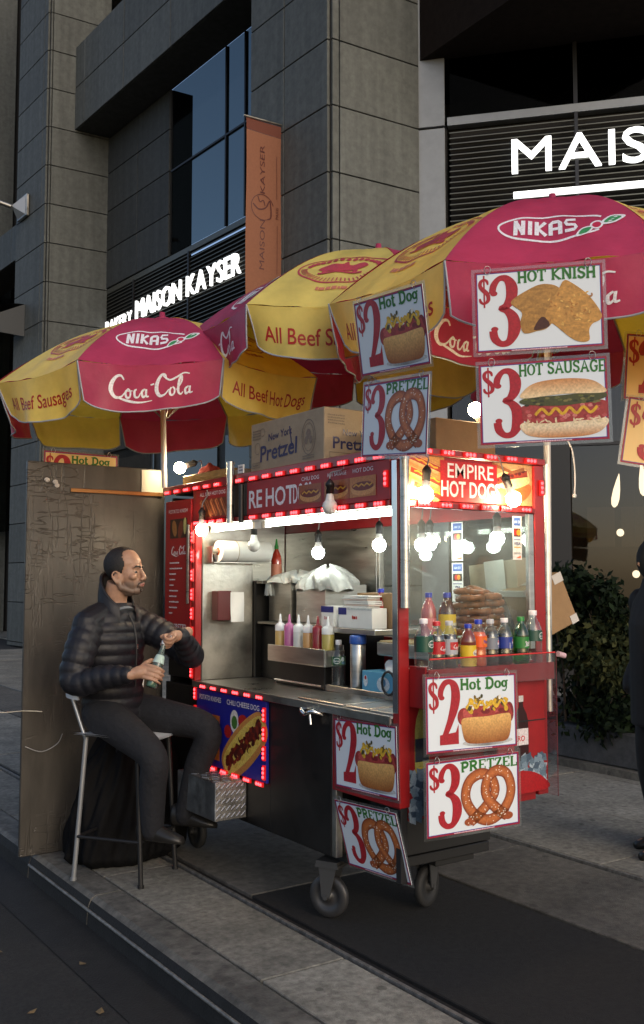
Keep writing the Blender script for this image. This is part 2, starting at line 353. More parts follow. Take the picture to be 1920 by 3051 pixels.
class Decal:
    def __init__(s): s.it = []; s.lay = 0
    def raw(s, vs, fs, col):
        s.lay += 1; s.it.append(([tuple(v[:2]) for v in vs], fs, col, s.lay)); return s
    def poly(s, pts, col):
        pts = [tuple(p[:2]) for p in pts]
        tris = geo.tessellate_polygon([[V((x, y, 0)) for x, y in pts]])
        return s.raw(pts, [tuple(t) for t in tris], col)
    def rect(s, x0, y0, x1, y1, col): return s.raw([(x0, y0), (x1, y0), (x1, y1), (x0, y1)], [(0, 1, 2, 3)], col)
    def frame(s, x0, y0, x1, y1, t, col):
        s.rect(x0, y0, x1, y0 + t, col); s.rect(x0, y1 - t, x1, y1, col); s.rect(x0, y0, x0 + t, y1, col); return s.rect(x1 - t, y0, x1, y1, col)
    def ell(s, x, y, rx, ry, col, n=20, a=0):
        ca, sa = cos(a), sin(a)
        pts = [(x + rx * cos(2 * pi * k / n) * ca - ry * sin(2 * pi * k / n) * sa, y + rx * cos(2 * pi * k / n) * sa + ry * sin(2 * pi * k / n) * ca) for k in range(n)]
        return s.raw(pts + [(x, y)], [(k, (k + 1) % n, n) for k in range(n)], col)
    def ring(s, x, y, rx, ry, w, col, n=28, a0=0, a1=2 * pi, rot=0):
        ca, sa = cos(rot), sin(rot); p = []
        for k in range(n + 1):
            a = a0 + (a1 - a0) * k / n; q = (rx * cos(a), ry * sin(a)); p.append((x + q[0] * ca - q[1] * sa, y + q[0] * sa + q[1] * ca))
        return s.stroke(p, w, col)
    def stroke(s, pts, w, col, col2=None, smooth=0):
        """thick line; pts may carry their own width as third value; col2: colour along the middle"""
        p = [tuple(q) if len(q) == 3 else (q[0], q[1], w) for q in pts]
        if smooth: p = catmull(p, smooth)
        vs = []; fs = []; cols = []; n = len(p); prof = [(-.5, 0), (.5, 0)] if col2 is None else [(-.5, 0), (-.25, .7), (.05, 1), (.3, .6), (.5, 0)]
        m = len(prof)
        for i in range(n):
            a, b = p[max(i - 1, 0)], p[min(i + 1, n - 1)]; dx, dy = b[0] - a[0], b[1] - a[1]; l = math.hypot(dx, dy) or 1e-9
            nx, ny = -dy / l, dx / l
            for o, t in prof:
                vs.append((p[i][0] + nx * o * p[i][2], p[i][1] + ny * o * p[i][2]))
                if col2 is not None: cols.append(tuple(col[j] * (1 - t) + col2[j] * t for j in range(3)))
        for i in range(n - 1):
            for j in range(m - 1): fs.append((i * m + j, i * m + j + 1, (i + 1) * m + j + 1, (i + 1) * m + j))
        return s.raw(vs, fs, cols if col2 is not None else col)
    def text(s, t, x, y, h, col, bold=.0, al='c', sx=1.0, shear=0.0, rot=0.0, width=None):
        vs, fs = glyphs(t, bold); k = h / cap()
        x0, x1 = min(v[0] for v in vs), max(v[0] for v in vs)
        if width: sx = width / ((x1 - x0) * k)
        ox = {'c': -(x0 + x1) / 2, 'l': -x0, 'r': -x1}[al]; ca, sa = cos(rot), sin(rot); out = []
        for v in vs:
            px, py = (v[0] + ox) * k * sx + v[1] * k * shear, v[1] * k
            out.append((x + px * ca - py * sa, y + px * sa + py * ca))
        return s.raw(out, fs, col)
    def slab(s, t, x0, x1, y, h, col, t_=.2, arc=0):
        w = sum(SLAB[ch][0] if ch != ' ' else .4 for ch in t); k = (x1 - x0) / w; x = x0
        for ch in t:
            if ch == ' ': x += .4 * k; continue
            wd, st, se = SLAB[ch]; yy = y + arc * (1 - (2 * ((x + wd * k / 2) - x0) / (x1 - x0) - 1) ** 2)
            mp = lambda q: (x + q[0] * k, yy + q[1] * h)
            if st[0] == 'o':
                cx, cy_, rx, ry = st[1]; p = [(cx + rx * cos(a * pi / 10), cy_ + ry * sin(a * pi / 10)) for a in range(21)]
                s.stroke([(*mp(q), (.11 + .1 * abs(cos(i * pi / 10))) * k) for i, q in enumerate(p)], 0, col)
            elif st[0] == 's':
                p = [(.62, .76), (.5, .91), (.28, .92), (.13, .76), (.22, .58), (.5, .45), (.6, .26), (.46, .09), (.24, .08), (.1, .24)]
                s.stroke([mp(q) for q in p], .2 * k, col, smooth=4)
            else:
                for l in st:
                    q = [mp(a) for a in l]
                    s.stroke(catmull(q, 5) if len(q) > 3 else q, t_ * k, col)
            for l in se: s.stroke([mp(a) for a in l], .13 * h if abs(l[0][1] - l[-1][1]) < .1 else .1 * k, col)
            x += wd * k
        return s
    def big(s, ch, x, y, w, h, col, t=1.0):
        s.stroke([(x + a * w / .5, y + b * h, c_ * t * w / .5) for a, b, c_ in BIG[ch]], 0, col, smooth=6)
        if ch == '2':
            s.poly([(x + .03 * w / .5, y), (x + .5 * w / .5, y), (x + .5 * w / .5, y + .30 * h), (x + .43 * w / .5, y + .18 * h), (x + .03 * w / .5, y + .15 * h)], col)
        if ch == '2':
            s.ell(x + .09 * w / .5, y + .71 * h, .07 * w / .5, .035 * h, col)
        if ch == '3': s.ell(x + .09 * w / .5, y + .25 * h, .07 * w / .5, .035 * h, col); s.ell(x + .09 * w / .5, y + .74 * h, .07 * w / .5, .035 * h, col)
        if ch == '$': s.rect(x + .19 * w / .5, y + .02 * h, x + .25 * w / .5, y + .98 * h, col)
        return s
    def dashes(s, x0, y, x1, h, col, seed=1):
        r = random.Random(seed); x = x0
        while x < x1 - h * .4:
            w = min(h * r.uniform(.5, 1.6), x1 - x); s.rect(x, y, x + w * .8, y + h * r.uniform(.7, 1), col); x += w
        return s
    def build(s, name, parent, mp, mat_=None, step=.00012, maxe=None, mesh_only=False):
        """mp(x, y, off) -> 3D point; later shapes lie a hair above earlier ones"""
        vs = []; fs = []; cols = []; step = min(step, .0022 / max(1, s.lay))
        for pv, pf, col, lay in s.it:
            pts = list(pv); ff = [tuple(f) for f in pf]
            cl = list(col) if isinstance(col, list) else None
            grad = callable(col); me = maxe if maxe else (.03 if grad else None)
            if me:
                tri = []
                for f in ff: tri += [(f[0], f[i], f[i + 1]) for i in range(1, len(f) - 1)]
                out = []; mids = {}
                def mid(a, b):
                    k = (min(a, b), max(a, b))
                    if k not in mids:
                        mids[k] = len(pts); pts.append(((pts[a][0] + pts[b][0]) / 2, (pts[a][1] + pts[b][1]) / 2))
                        if cl is not None: cl.append(tuple((cl[a][j] + cl[b][j]) / 2 for j in range(3)))
                    return mids[k]
                el = lambda a, b: math.hypot(pts[a][0] - pts[b][0], pts[a][1] - pts[b][1])
                while tri:
                    a, b, d = tri.pop(); e = [el(a, b), el(b, d), el(d, a)]; m = max(e)
                    if m <= me: out.append((a, b, d)); continue
                    if m == e[0]: q = mid(a, b); tri += [(a, q, d), (q, b, d)]
                    elif m == e[1]: q = mid(b, d); tri += [(a, b, q), (a, q, d)]
                    else: q = mid(d, a); tri += [(a, b, q), (q, b, d)]
                ff = out
            n = len(vs)
            for i, (x, y) in enumerate(pts):
                vs.append(mp(x, y, lay * step)); q = col(x, y) if grad else (cl[i] if cl is not None else col); cols += [q[0], q[1], q[2], 1.0]
            fs += [tuple(n + i for i in f) for f in ff]
        me = bpy.data.meshes.new(name); me.from_pydata(vs, [], fs); me.materials.append(mat_ or PRINT)
        at = me.color_attributes.new('Col', 'FLOAT_COLOR', 'POINT'); at.data.foreach_set('color', cols); me.update()
        return me if mesh_only else link(name, me, parent)

def plane_map(o, ax, ay, n):
    o, ax, ay, n = V(o), V(ax), V(ay), V(n)
    return lambda x, y, off: o + ax * x + ay * y + n * off

# ---- printed food pictures (flat pictures on the signs); rnd keeps them alike on every sign
def hotdog_pic(d, x, y, w, h, seed=1):
    r = random.Random(seed); P = lambda a, b: (x + a * w, y + b * h)
    d.ell(x + .52 * w, y + .04 * h, .45 * w, .07 * h, lambda X, Y: tuple(.55 - .35 * max(0, 1 - abs(X - x - .5 * w) / (.45 * w)) for _ in range(3)))
    red = c(150, 40, 40)
    d.ell(x + .10 * w, y + .52 * h, .11 * w, .16 * h, red); d.ell(x + .92 * w, y + .55 * h, .08 * w, .19 * h, c(120, 25, 30))
    d.poly(catmull([P(.06, .55), P(.2, .68), P(.5, .7), P(.85, .72), P(.95, .6), P(.9, .45), P(.1, .4)], 5, True), c(165, 55, 50))
    for i in range(16):
        a = .12 + .78 * r.random(); d.ell(x + a * w, y + (.52 + .16 * r.random()) * h, .06 * w, .05 * h, [c(150, 45, 45), c(190, 80, 75), c(120, 25, 28)][i % 3], 10)
    def bun(X, Y):
        v = (Y - y) / h; u = (X - x) / w; k = max(0, min(1, v / .5)); e = abs(u - .5) * 1.6
        a, b = c(150, 80, 25), c(228, 178, 105); t = max(0, min(1, k * 1.1 - e * e * .35)); return tuple(a[j] * (1 - t) + b[j] * t for j in range(3))
    d.poly(catmull([P(.06, .46), P(.08, .2), P(.14, .06), P(.3, .02), P(.6, .02), P(.85, .04), P(.93, .2), P(.94, .5), P(.8, .53), P(.5, .5), P(.2, .5)], 5, True), bun)
    for i in range(46):
        a = .14 + .74 * r.random(); b = .60 + .30 * r.random() * (1 - abs(a - .5) * .7)
        k = r.random(); col = c(214, 170, 40) if k < .5 else c(235, 230, 215) if k < .75 else c(120, 95, 25) if k < .9 else c(60, 60, 25)
        d.ell(x + a * w, y + b * h, (.02 + .035 * r.random()) * w, (.02 + .03 * r.random()) * h, col, 9, r.random() * 3)
    d.stroke([P(.14 + .09 * i, .66 + .12 * (i % 2)) for i in range(9)], .035 * w, c(225, 180, 50), smooth=4)
def pretzel_pic(d, x, y, w, h, seed=2):
    r = random.Random(seed); P = lambda a, b: (x + a * w, y + b * h)
    e, m = c(125, 50, 22), c(196, 112, 58)
    path = [(.16, .10), (.30, .20), (.50, .40), (.62, .60), (.55, .84), (.36, .94), (.16, .84), (.08, .62), (.12, .40), (.28, .18), (.5, .085), (.72, .18), (.88, .40), (.92, .64), (.84, .88), (.66, .96), (.50, .86), (.44, .62), (.52, .42), (.70, .22), (.84, .12)]
    q = catmull([(*P(a, b), .17 * w) for a, b in path], 6)
    d.stroke(q[:len(q) // 2], 0, e, m); d.stroke(q[len(q) // 2 - 1:], 0, e, m)
    d.ell(*P(.14, .10), .09 * w, .07 * h, c(160, 78, 38)); d.ell(*P(.86, .11), .09 * w, .07 * h, c(160, 78, 38))
    for i in range(75):
        p = r.choice(q); d.ell(p[0] + (r.random() - .5) * .11 * w, p[1] + (r.random() - .5) * .1 * w, .011 * w, .009 * w, c(240, 225, 205), 6)
def knish_pic(d, x, y, w, h, seed=3):
    r = random.Random(seed); P = lambda a, b: (x + a * w, y + b * h)
    def gold(k): return lambda X, Y: tuple(v * k * (.85 + .3 * math.sin(X * 160 + Y * 90) * math.sin(Y * 210 - X * 60) * .5 + .12 * math.sin(X * 420)) for v in c(205, 150, 72))
    d.poly(catmull([P(.0, .72), P(.2, .9), P(.38, .97), P(.55, .88), P(.56, .6), P(.42, .3), P(.28, .24), P(.14, .22), P(.1, .38), P(.12, .55)], 5, True), gold(.78))
    d.poly(catmull([P(.25, .26), P(.42, .3), P(.4, .42), P(.33, .45)], 4, True), c(70, 30, 12))
    d.poly(catmull([P(.6, 1.0), P(.68, .96), P(.86, .75), P(.99, .48), P(.99, .36), P(.9, .3), P(.86, .2), P(.86, .05), P(.77, .03), P(.66, .1), P(.5, .3), P(.38, .46), P(.46, .7), P(.54, .88)], 5, True), gold(1.0))
    for i in range(40): d.ell(x + (.42 + .5 * r.random()) * w, y + (.3 + .5 * r.random()) * h, .02 * w, .012 * h, c(170, 112, 45) if i % 2 else c(222, 176, 92), 7, r.random() * 3)
def sausage_pic(d, x, y, w, h, seed=4):
    r = random.Random(seed); P = lambda a, b: (x + a * w, y + b * h)
    def bun(a, b, y0, y1): return lambda X, Y: tuple(a[j] + (b[j] - a[j]) * max(0, min(1, (Y - y - y0 * h) / ((y1 - y0) * h))) for j in range(3))
    d.poly(catmull([P(.02, .28), P(.04, .1), P(.2, .02), P(.5, .0), P(.8, .02), P(.96, .12), P(.98, .3), P(.5, .34)], 5, True), bun(c(190, 120, 60), c(235, 215, 180), 0, .2))
    d.poly(catmull([P(.02, .46), P(.05, .3), P(.3, .25), P(.7, .27), P(.96, .3), P(1.0, .46), P(.95, .6), P(.5, .62), P(.05, .58)], 5, True), c(160, 52, 50))
    for i in range(36): d.ell(x + (.04 + .93 * r.random()) * w, y + (.28 + .3 * r.random()) * h, .03 * w, .03 * h, [c(185, 80, 80), c(140, 35, 38), c(205, 120, 110)][i % 3], 8)
    for i in range(34): d.ell(x + (.04 + .9 * r.random()) * w, y + (.2 + .1 * r.random()) * h, .035 * w, .014 * h, c(225, 205, 165), 7, r.random() * 3)
    d.poly(catmull([P(.03, .6), P(.06, .7), P(.5, .72), P(.94, .74), P(.96, .62), P(.5, .54)], 5, True), c(70, 72, 32))
    for i in range(30): d.ell(x + (.05 + .88 * r.random()) * w, y + (.57 + .13 * r.random()) * h, .03 * w, .02 * h, [c(95, 98, 40), c(45, 48, 22), c(120, 112, 60)][i % 3], 7)
    d.poly(catmull([P(.03, .7), P(.05, .84), P(.2, .96), P(.5, 1.0), P(.8, .96), P(.95, .84), P(.97, .72), P(.5, .74)], 5, True), bun(c(232, 205, 160), c(196, 130, 70), .72, 1.0))
    d.stroke([P(.17 + .08 * i, .40 + .1 * (i % 2)) for i in range(10)], .035 * w, c(215, 165, 35), smooth=5)
# ------------------------------------------------------------------ ground
KX = 1.84
m = MB(); m.add([(-40, -30, -.14), (KX + .02, -30, -.14), (KX + .02, 120, -.14), (-40, 120, -.14)], [(0, 1, 2, 3)])
road = struct('road', m, asphalt)
m = MB(); m.add([(KX - .28, -12, -.135), (KX - .02, -12, -.133), (KX - .02, 60, -.133), (KX - .28, 60, -.135)], [(0, 1, 2, 3)])
struct('gutter', m, gutter, road)
# ground under the pavement
m = MB(); m.box((KX + .1, -30, -.5), (60, 120, -.03)); base = struct('sidewalk', m, jointm)
rs = random.Random(3)
def slab(x0, y0, x1, y1, mt, z=0., name='paving_slab', parent=base):
    g = .006; dz = rs.uniform(-.0025, .0025)
    m = MB(); m.box((x0 + g, y0 + g, -.12), (x1 - g, y1 - g, z + dz)); return m.obj(name, mt, parent, bevel=.004)
# strip beside the kerb, then the dark asphalt patch, the old slab run and the slabs up to the building
for y0, y1 in [(-3, -.6), (-.6, 1.0), (1.0, 2.6), (2.6, 3.36), (3.36, 4.98), (4.98, 6.6), (6.6, 8.2), (8.2, 9.8), (9.8, 13), (13, 17), (17, 25), (25, 40)]:
    slab(2.0, y0, 2.41, y1, concrete)
for y0, y1, mt in [(-3, 1.0, patch), (1.0, 4.30, patch), (4.30, 6.0, concrete2), (6.0, 9, concrete), (9, 14, concrete), (14, 22, concrete), (22, 40, concrete)]:
    slab(2.50, y0, 3.50, y1, mt, -.008)
for y0, y1 in [(-3, .6), (.6, 4.2), (4.2, 7.6), (7.6, 12), (12, 18), (18, 28), (28, 40)]: slab(3.51, y0, 4.29, y1, concrete2, -.006)
for x0, x1 in [(4.33, 5.30), (5.30, 6.25), (6.25, 7.9)]:
    for k in range(-2, 14): slab(x0, k * 1.55 + .55 + (.3 if x0 > 5 else 0), x1, (k + 1) * 1.55 + .55 + (.3 if x0 > 5 else 0), concrete)
m = MB(); m.box((7.91, -30, -.12), (60, 120, -.004)); m.obj('far_paving', concrete, base)
# joints that catch the light: thin steel strips let into the ground
for x, w in ((2.43, .018), (4.31, .02)):
    m = MB(); m.box((x - w / 2, -3, -.1), (x + w / 2, 40, .004)); m.obj('steel_strip', steeledge, base)
m = MB(); m.box((2.45, -3, -.1), (2.495, 40, -.02)); m.obj('sunken_joint', gutter, base)
# kerb stones with a steel-faced edge
kerb = MB(); kerb.box((KX - .02, -30, -.3), (KX + .09, 120, -.05)); kerb = struct('kerb', kerb, gutter)
for y0, y1 in [(-3, -.5), (-.5, 2.1), (2.1, 4.7), (4.7, 5.62), (5.62, 8), (8, 10.5), (10.5, 14), (14, 20), (20, 30), (30, 45)]:
    prof = [(KX - .035, -.16), (KX - .03, -.06), (KX - .015, -.015), (KX + .01, .002), (KX + .145, .004), (KX + .145, -.16)]
    m = MB(); n = len(prof); vs = [(x, y0 + .006, z) for x, z in prof] + [(x, y1 - .006, z) for x, z in prof]
    m.add(vs, [tuple(range(n)), tuple(range(n, 2 * n))[::-1]] + [(i, n + i, n + (i + 1) % n, (i + 1) % n) for i in range(n)])
    for i_ in (2, 3): m.m[i_] = 1
    m.obj('kerb_stone', [kerbm, gutter], kerb)
m = MB(); m.tube([(KX - .035, -3, -.055), (KX - .035, 5.6, -.055)], .008, 8); m.obj('steel_nosing', steeledge, kerb)
# litter: leaves and scraps on the road
for i, (x, y) in enumerate([(1.35, 4.6), (1.28, 3.9), (1.5, 3.75), (1.55, 3.2), (1.1, 5.3), (1.62, 4.25)]):
    a = rs.random() * 6; s = .02 + .012 * rs.random(); m = MB()
    m.add([(x + s * cos(a + t) * k, y + s * sin(a + t) * k, -.134 + z) for t, k, z in ((0, 1.3, .004), (1.3, .8, 0), (2.9, 1.2, .006), (4.4, .7, 0))], [(0, 1, 2, 3)])
    tag(m.obj('fallen_leaf', mat('dry_leaf', (.16, .11, .05), .8)), 'small dry leaf lying on the dark road by the kerb', 'leaf', 'dry leaves on the road')

# ------------------------------------------------------------------ the office building
dL = V((-.0668, .9978, 0)); dR = V((.9978, -.066, 0)); nL = V((-.9978, -.0668, 0)); nR = V((-.066, -.9978, 0)); UP = V((0, 0, 1))
P1 = V((8.0, 11.52, 0)); P2 = V((7.28, 22.28, 0))
bld = thing('office_building', 'dark grey granite office building with deep window bays behind the food cart', 'building', (8, 11.52, 0))
def bpart(name):
    """a part that is a mesh of its own: the dark core behind the facing stones"""
def face_blocks(parent, o, d, n, cols, zs, mt, th=.05):
    """facing stones in courses zs, split at the distances cols along d"""
    for i in range(len(cols) - 1):
        for k in range(len(zs) - 1):
            g = .009; mb = MB()
            p = o + d * (cols[i] + g) + UP * (zs[k] + g) + n * .002
            mb.obox(p, d * (cols[i + 1] - cols[i] - 2 * g), n * (th * rs.uniform(.93, 1.0)), UP * (zs[k + 1] - zs[k] - 2 * g))
            mb.obj('stone_block', mt, parent, bevel=.006)
def core(name, poly, z0, z1, mt=jointm):
    m = MB(); m.prism(poly, z0, z1); return m.obj(name, mt, bld)
def xy(p): return (p.x, p.y)
# near pillar
w1, w1r = 2.06, 1.60
A = P1; B = P1 + dL * w1; D = P1 + dR * w1r
pil = core('stone_pillar', [xy(A), xy(D), xy(D + dL * w1), xy(B)], 0, 16)
z1s = [0, .46, 1.48, 2.50, 3.52, 4.54, 5.56, 6.58, 7.60, 8.62, 9.64, 10.66, 11.68, 12.7, 13.7]
face_blocks(pil, A, dL, nL, [0.0, 1.11, w1], z1s, stone); face_blocks(pil, A, dR, nR, [.13, w1r], z1s, stone)
face_blocks(pil, A + dR * .0, dR, nR, [0, .13], z1s, stone)
# far pillar
w2, w2r = 1.85, 1.49
A2 = P2; pil2 = core('stone_pillar', [xy(A2), xy(A2 + dR * 2.2), xy(A2 + dR * 2.2 + dL * w2), xy(A2 + dL * w2)], 0, 22)
z2s = [0, .1] + [1.05 + .9435 * k for k in range(0, 20)]
face_blocks(pil2, A2, dL, nL, [0, .22, w2], z2s, stone); face_blocks(pil2, A2, dR, nR, [0, .0601, w2r], [z for z in z2s if z < 22], stone)
# a pillar further on
P3 = P2 + dL * 8.5; pil3 = core('stone_pillar', [xy(P3), xy(P3 + dR * 2.2), xy(P3 + dR * 2.2 + dL * 2), xy(P3 + dL * 2)], 0, 22, stone)
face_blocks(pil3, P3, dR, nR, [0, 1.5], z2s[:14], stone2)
# the bay between the two: beam, soffit, glazing, louvres
BO = A2 + dR * .66; GO = A2 + dR * 1.50; blen = (P2 - P1).length
beam = core('stone_beam', [xy(BO), xy(BO + dR * .85), xy(BO + dR * .85 - dL * (blen + .2)), xy(BO - dL * (blen + .2))], 12.42, 14.50, stone2)
face_blocks(beam, BO, -dL, nL, [0, .55, 2.6, 4.7, 6.8, 8.8, blen - .05], [12.42, 13.46, 14.50], stone)
beam2 = core('stone_beam', [xy(BO + dL * w2), xy(BO + dR * .85 + dL * w2), xy(BO + dR * .85 + dL * 9), xy(BO + dL * 9)], 10.2, 11.2, stone2)
face_blocks(beam2, BO + dL * w2, dL, nL, [0, 2.2, 4.4, 6.6], [10.2, 11.2], stone)
# recess wall left of the glazing
rw = core('recess_wall', [xy(GO), xy(GO + dR * .5), xy(GO + dR * .5 - dL * 3.1), xy(GO - dL * 3.1)], 4.4, 12.41)
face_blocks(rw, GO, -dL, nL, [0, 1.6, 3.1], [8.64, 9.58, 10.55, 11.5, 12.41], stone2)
# glazed window, its panes and mullions
def wpart(name, o, d, n, u0, u1, z0, z1, th, mt, parent):
    m = MB(); m.obox(o + d * u0 + UP * z0, d * (u1 - u0), n * th, UP * (z1 - z0)); return m.obj(name, mt, parent)
win = core('window', [xy(GO + dR * .9 - dL * 3.1), xy(GO + dR * 2.5 - dL * 3.1), xy(GO + dR * 2.5 - dL * (blen)), xy(GO + dR * .9 - dL * blen)], 8.6, 8.64, darkmetal)
us = [3.13, 5.35, 6.05, 8.2, blen - .02]
for i in range(4):
    for z0, z1 in ((8.66, 10.52), (10.56, 12.40)): wpart('pane', GO, -dL, nR * 0 + dR, us[i] + .02, us[i + 1] - .02, z0, z1, .02, glassdark, win)
for u in us[1:]: wpart('mullion', GO - dR * .02, -dL, dR, u - .02, u + .02, 8.66, 12.40, .07, darkmetal, win)
wpart('transom', GO - dR * .018, -dL, dR, 3.13, blen, 10.52, 10.56, .07, darkmetal, win)
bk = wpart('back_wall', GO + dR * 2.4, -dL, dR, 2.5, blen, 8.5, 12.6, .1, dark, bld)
for u, z in ((4.3, 9.75), (5.2, 9.9), (3.6, 8.95)):
    m = MB(); m.ball(GO + dR * 1.2 - dL * u + UP * z, .035, 8)
    m.obj('ceiling_lamp', mat('warm_spot', (1, .8, .5), emit=(1, .75, .4), es=3), bld)
# second bay beyond, dark
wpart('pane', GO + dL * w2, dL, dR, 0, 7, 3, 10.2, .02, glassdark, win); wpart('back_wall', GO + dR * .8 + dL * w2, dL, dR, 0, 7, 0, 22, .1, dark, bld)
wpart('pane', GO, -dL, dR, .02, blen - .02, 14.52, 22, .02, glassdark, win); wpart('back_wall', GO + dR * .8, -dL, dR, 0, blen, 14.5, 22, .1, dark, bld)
def louvre_bank(name, o, d, n, u0, u1, z0, z1, pitch, posts, bld=bld):
    """blades tilted outward in front of a dark void"""
    m = MB(); m.obox(o + d * u0 + UP * z0 - n * .16, d * (u1 - u0), n * .02, UP * (z1 - z0)); lb = m.obj(name, dark, bld)
    k = 0; z = z0 + .03; me = MB(); L_ = u1 - u0
    me.obox((0, 0, 0), (L_, 0, 0), (0, -.07, -.035), (0, 0, .012)); me.obox((0, -.068, -.037), (L_, 0, 0), (0, -.006, 0), (0, 0, .016), 1)
    me = me.mesh('louvre_blade', [louver, louveredge]); ang = math.atan2(d.y, d.x)
    while z < z1 - .02:
        link('louvre_blade', me, lb, T(*(o + d * u0 + UP * z - n * .03)) @ M.Rotation(ang, 4, 'Z')); z += pitch
    for u in posts: wpart('post', o + n * .045, d, n, u - .025, u + .025, z0, z1, .03, darkmetal, lb)
    return lb
louvre_bank('louvre_bank', GO, -dL, nL, 0.02, blen - .05, 6.9, 8.50, .085, [1.5, 4, 6.5, 9])
wpart('sill_band', GO - dR * .03, -dL, dR, 0, blen, 8.50, 8.62, .1, louveredge, bld)
# wall and shop front below the left bay louvres
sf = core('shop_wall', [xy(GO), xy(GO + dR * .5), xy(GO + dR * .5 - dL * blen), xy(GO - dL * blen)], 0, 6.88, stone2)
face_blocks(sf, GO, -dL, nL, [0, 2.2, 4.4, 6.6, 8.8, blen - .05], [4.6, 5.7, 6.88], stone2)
for u in (.3, 2.9, 5.5, 8.1): wpart('dark_pane', GO - dR * .06, -dL, dR, u, u + 2.3, .3, 4.4, .02, mat('night_window', (.02, .022, .024), .05, spec=.8), sf)

# chamfered corner with the cafe
E0 = P1 + dR * w1r; dC = V((.673, -.74, 0)).normalized(); nC = V((-.74, -.673, 0)).normalized()
ck = MB(); ck.obox(E0 - nC * .35, dC * .45, nC * .30, UP * 8.66); ck = ck.obj('pale_column', jointm, bld)
for z0, z1 in ((0, 3), (3, 6), (6, 8.64), (8.66, 11.4), (11.4, 13.6)):
    m = MB(); m.obox(E0 - nC * .05 + dC * .015 + UP * z0, dC * .41, nC * .05, UP * (z1 - z0 - .02)); m.obj('cladding_panel', paleclad, ck, bevel=.004)
louvre_bank('louvre_bank', E0, dC, nC, .50, 8.5, 5.6, 8.62, .088, [2.41, 4.4, 6.4, 8.4])
wpart('sill_band', E0 - nC * .12, dC, nC, .47, 9, 8.63, 8.76, .16, paleclad, bld)
win2 = MB(); win2.obox(E0 + dC * .47 - nC * .1 + UP * 12.95, dC * 8.5, nC * .12, UP * .06); win2 = win2.obj('window', darkmetal, bld)
for u0, u1 in ((.50, 2.38), (2.44, 4.4), (4.46, 6.4), (6.46, 8.6)):
    wpart('pane', E0 - nC * .06, dC, nC, u0, u1, 8.78, 12.94, .015, glassdark, win2)
    wpart('mullion', E0 - nC * .08, dC, nC, u1, u1 + .06, 8.77, 12.94, .09, darkmetal, win2)
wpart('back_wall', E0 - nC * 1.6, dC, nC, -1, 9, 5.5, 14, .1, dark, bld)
# added dark overhang above the chamfer, invented to shade the top of the corner
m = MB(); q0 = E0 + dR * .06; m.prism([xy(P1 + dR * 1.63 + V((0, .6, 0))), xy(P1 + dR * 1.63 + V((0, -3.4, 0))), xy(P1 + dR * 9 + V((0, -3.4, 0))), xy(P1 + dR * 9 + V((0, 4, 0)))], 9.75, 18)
m.obj('added_overhang', mat('added_overhang_brown', (.014, .010, .008), .9, var=.2, spec=.1), bld)
# lower cafe front: dark column, panes, frames, interior
cf = MB(); cf.obox(E0 + dC * .45 - nC * .1 + UP * 5.3, dC * 9, nC * .3, UP * .28); cf = cf.obj('shop_front', darkmetal, bld)
for u0, u1 in ((.5, 1.85), (2.25, 4.5), (4.56, 6.9), (6.96, 9.2)):
    wpart('pane', E0 - nC * .02, dC, nC, u0, u1, .12, 5.28, .015, cafeglass, cf)
    wpart('mullion', E0 - nC * .04, dC, nC, u1 + .002, u1 + .058, .12, 5.28, .08, steel2, cf)
wpart('transom', E0 - nC * .03, dC, nC, 2.25, 9.2, 3.55, 3.6, .06, darkmetal, cf)
wpart('column', E0 - nC * .06, dC, nC, 1.93, 2.23, 0, 5.28, .2, black, cf)
cin = mat('cafe_wall', (.035, .028, .022), .8, var=.3, scale=2)
m = MB(); o = E0 - nC * 4.5
m.obox(o, dC * 9.5, nC * .05, UP * 5.3); m.obox(E0 - nC * 4.4 + UP * 5.28, dC * 9.5, nC * 4.2, UP * .1); m.obox(E0 - nC * 4.4 + UP * .02, dC * 9.5, nC * 4.2, UP * .03)
m.obox(E0 - nC * 4.4 + dC * .5, dC * .05, nC * 4.2, UP * 5.3)
m.obox(E0 - nC * 4.4 + dC * 9.4, dC * .05, nC * 4.2, UP * 5.3)
m.obj('cafe_room', cin, bld)
m = MB()
for k in range(6): m.obox(E0 - nC * 4.40 + dC * (2.6 + k * .62) + UP * 2.2, dC * .5, nC * .06, UP * .75)
m.obox(E0 - nC * 3.6 + dC * 2 + UP * .05, dC * 6, nC * .7, UP * 1.1, 0)
o_ = m.obj('back_counter', mat('counter_wood', (.16, .12, .08), .5), bld); o_['kind'] = 'stuff'
lampm = mat('cafe_lamp_glow', (1, .95, .85), emit=(1, .9, .7), es=4)
def cafe_lamp(u, z, dep, s, label, lean=.0, k='pendant_lamp'):
    p = E0 + dC * u + UP * z - nC * dep; t = thing(k, label, 'lamp', p, 'pendant lamps in the cafe')
    m = MB(); ax = (UP + dC * lean).normalized(); pts = [(-.5, .03), (-.42, .09), (-.25, .115), (0, .1), (.25, .06), (.45, .02), (.5, .004)]
    m.tube([p + ax * a * s for a, r in pts], [r * s for a, r in pts], 14); m.obj('lamp_shade', lampm, t)
    m = MB(); m.tube([p + ax * .5 * s, V((p.x, p.y, 5.28))], .006, 6); m.obj('cable', black, t)
    return t
cafe_lamp(2.92, 2.93, .6, .52, 'long leaf shaped white pendant lamp glowing nearest the dark column', .16)
cafe_lamp(3.30, 3.10, .6, .52, 'long leaf shaped white pendant lamp glowing at the right edge of the cafe window', -.05)
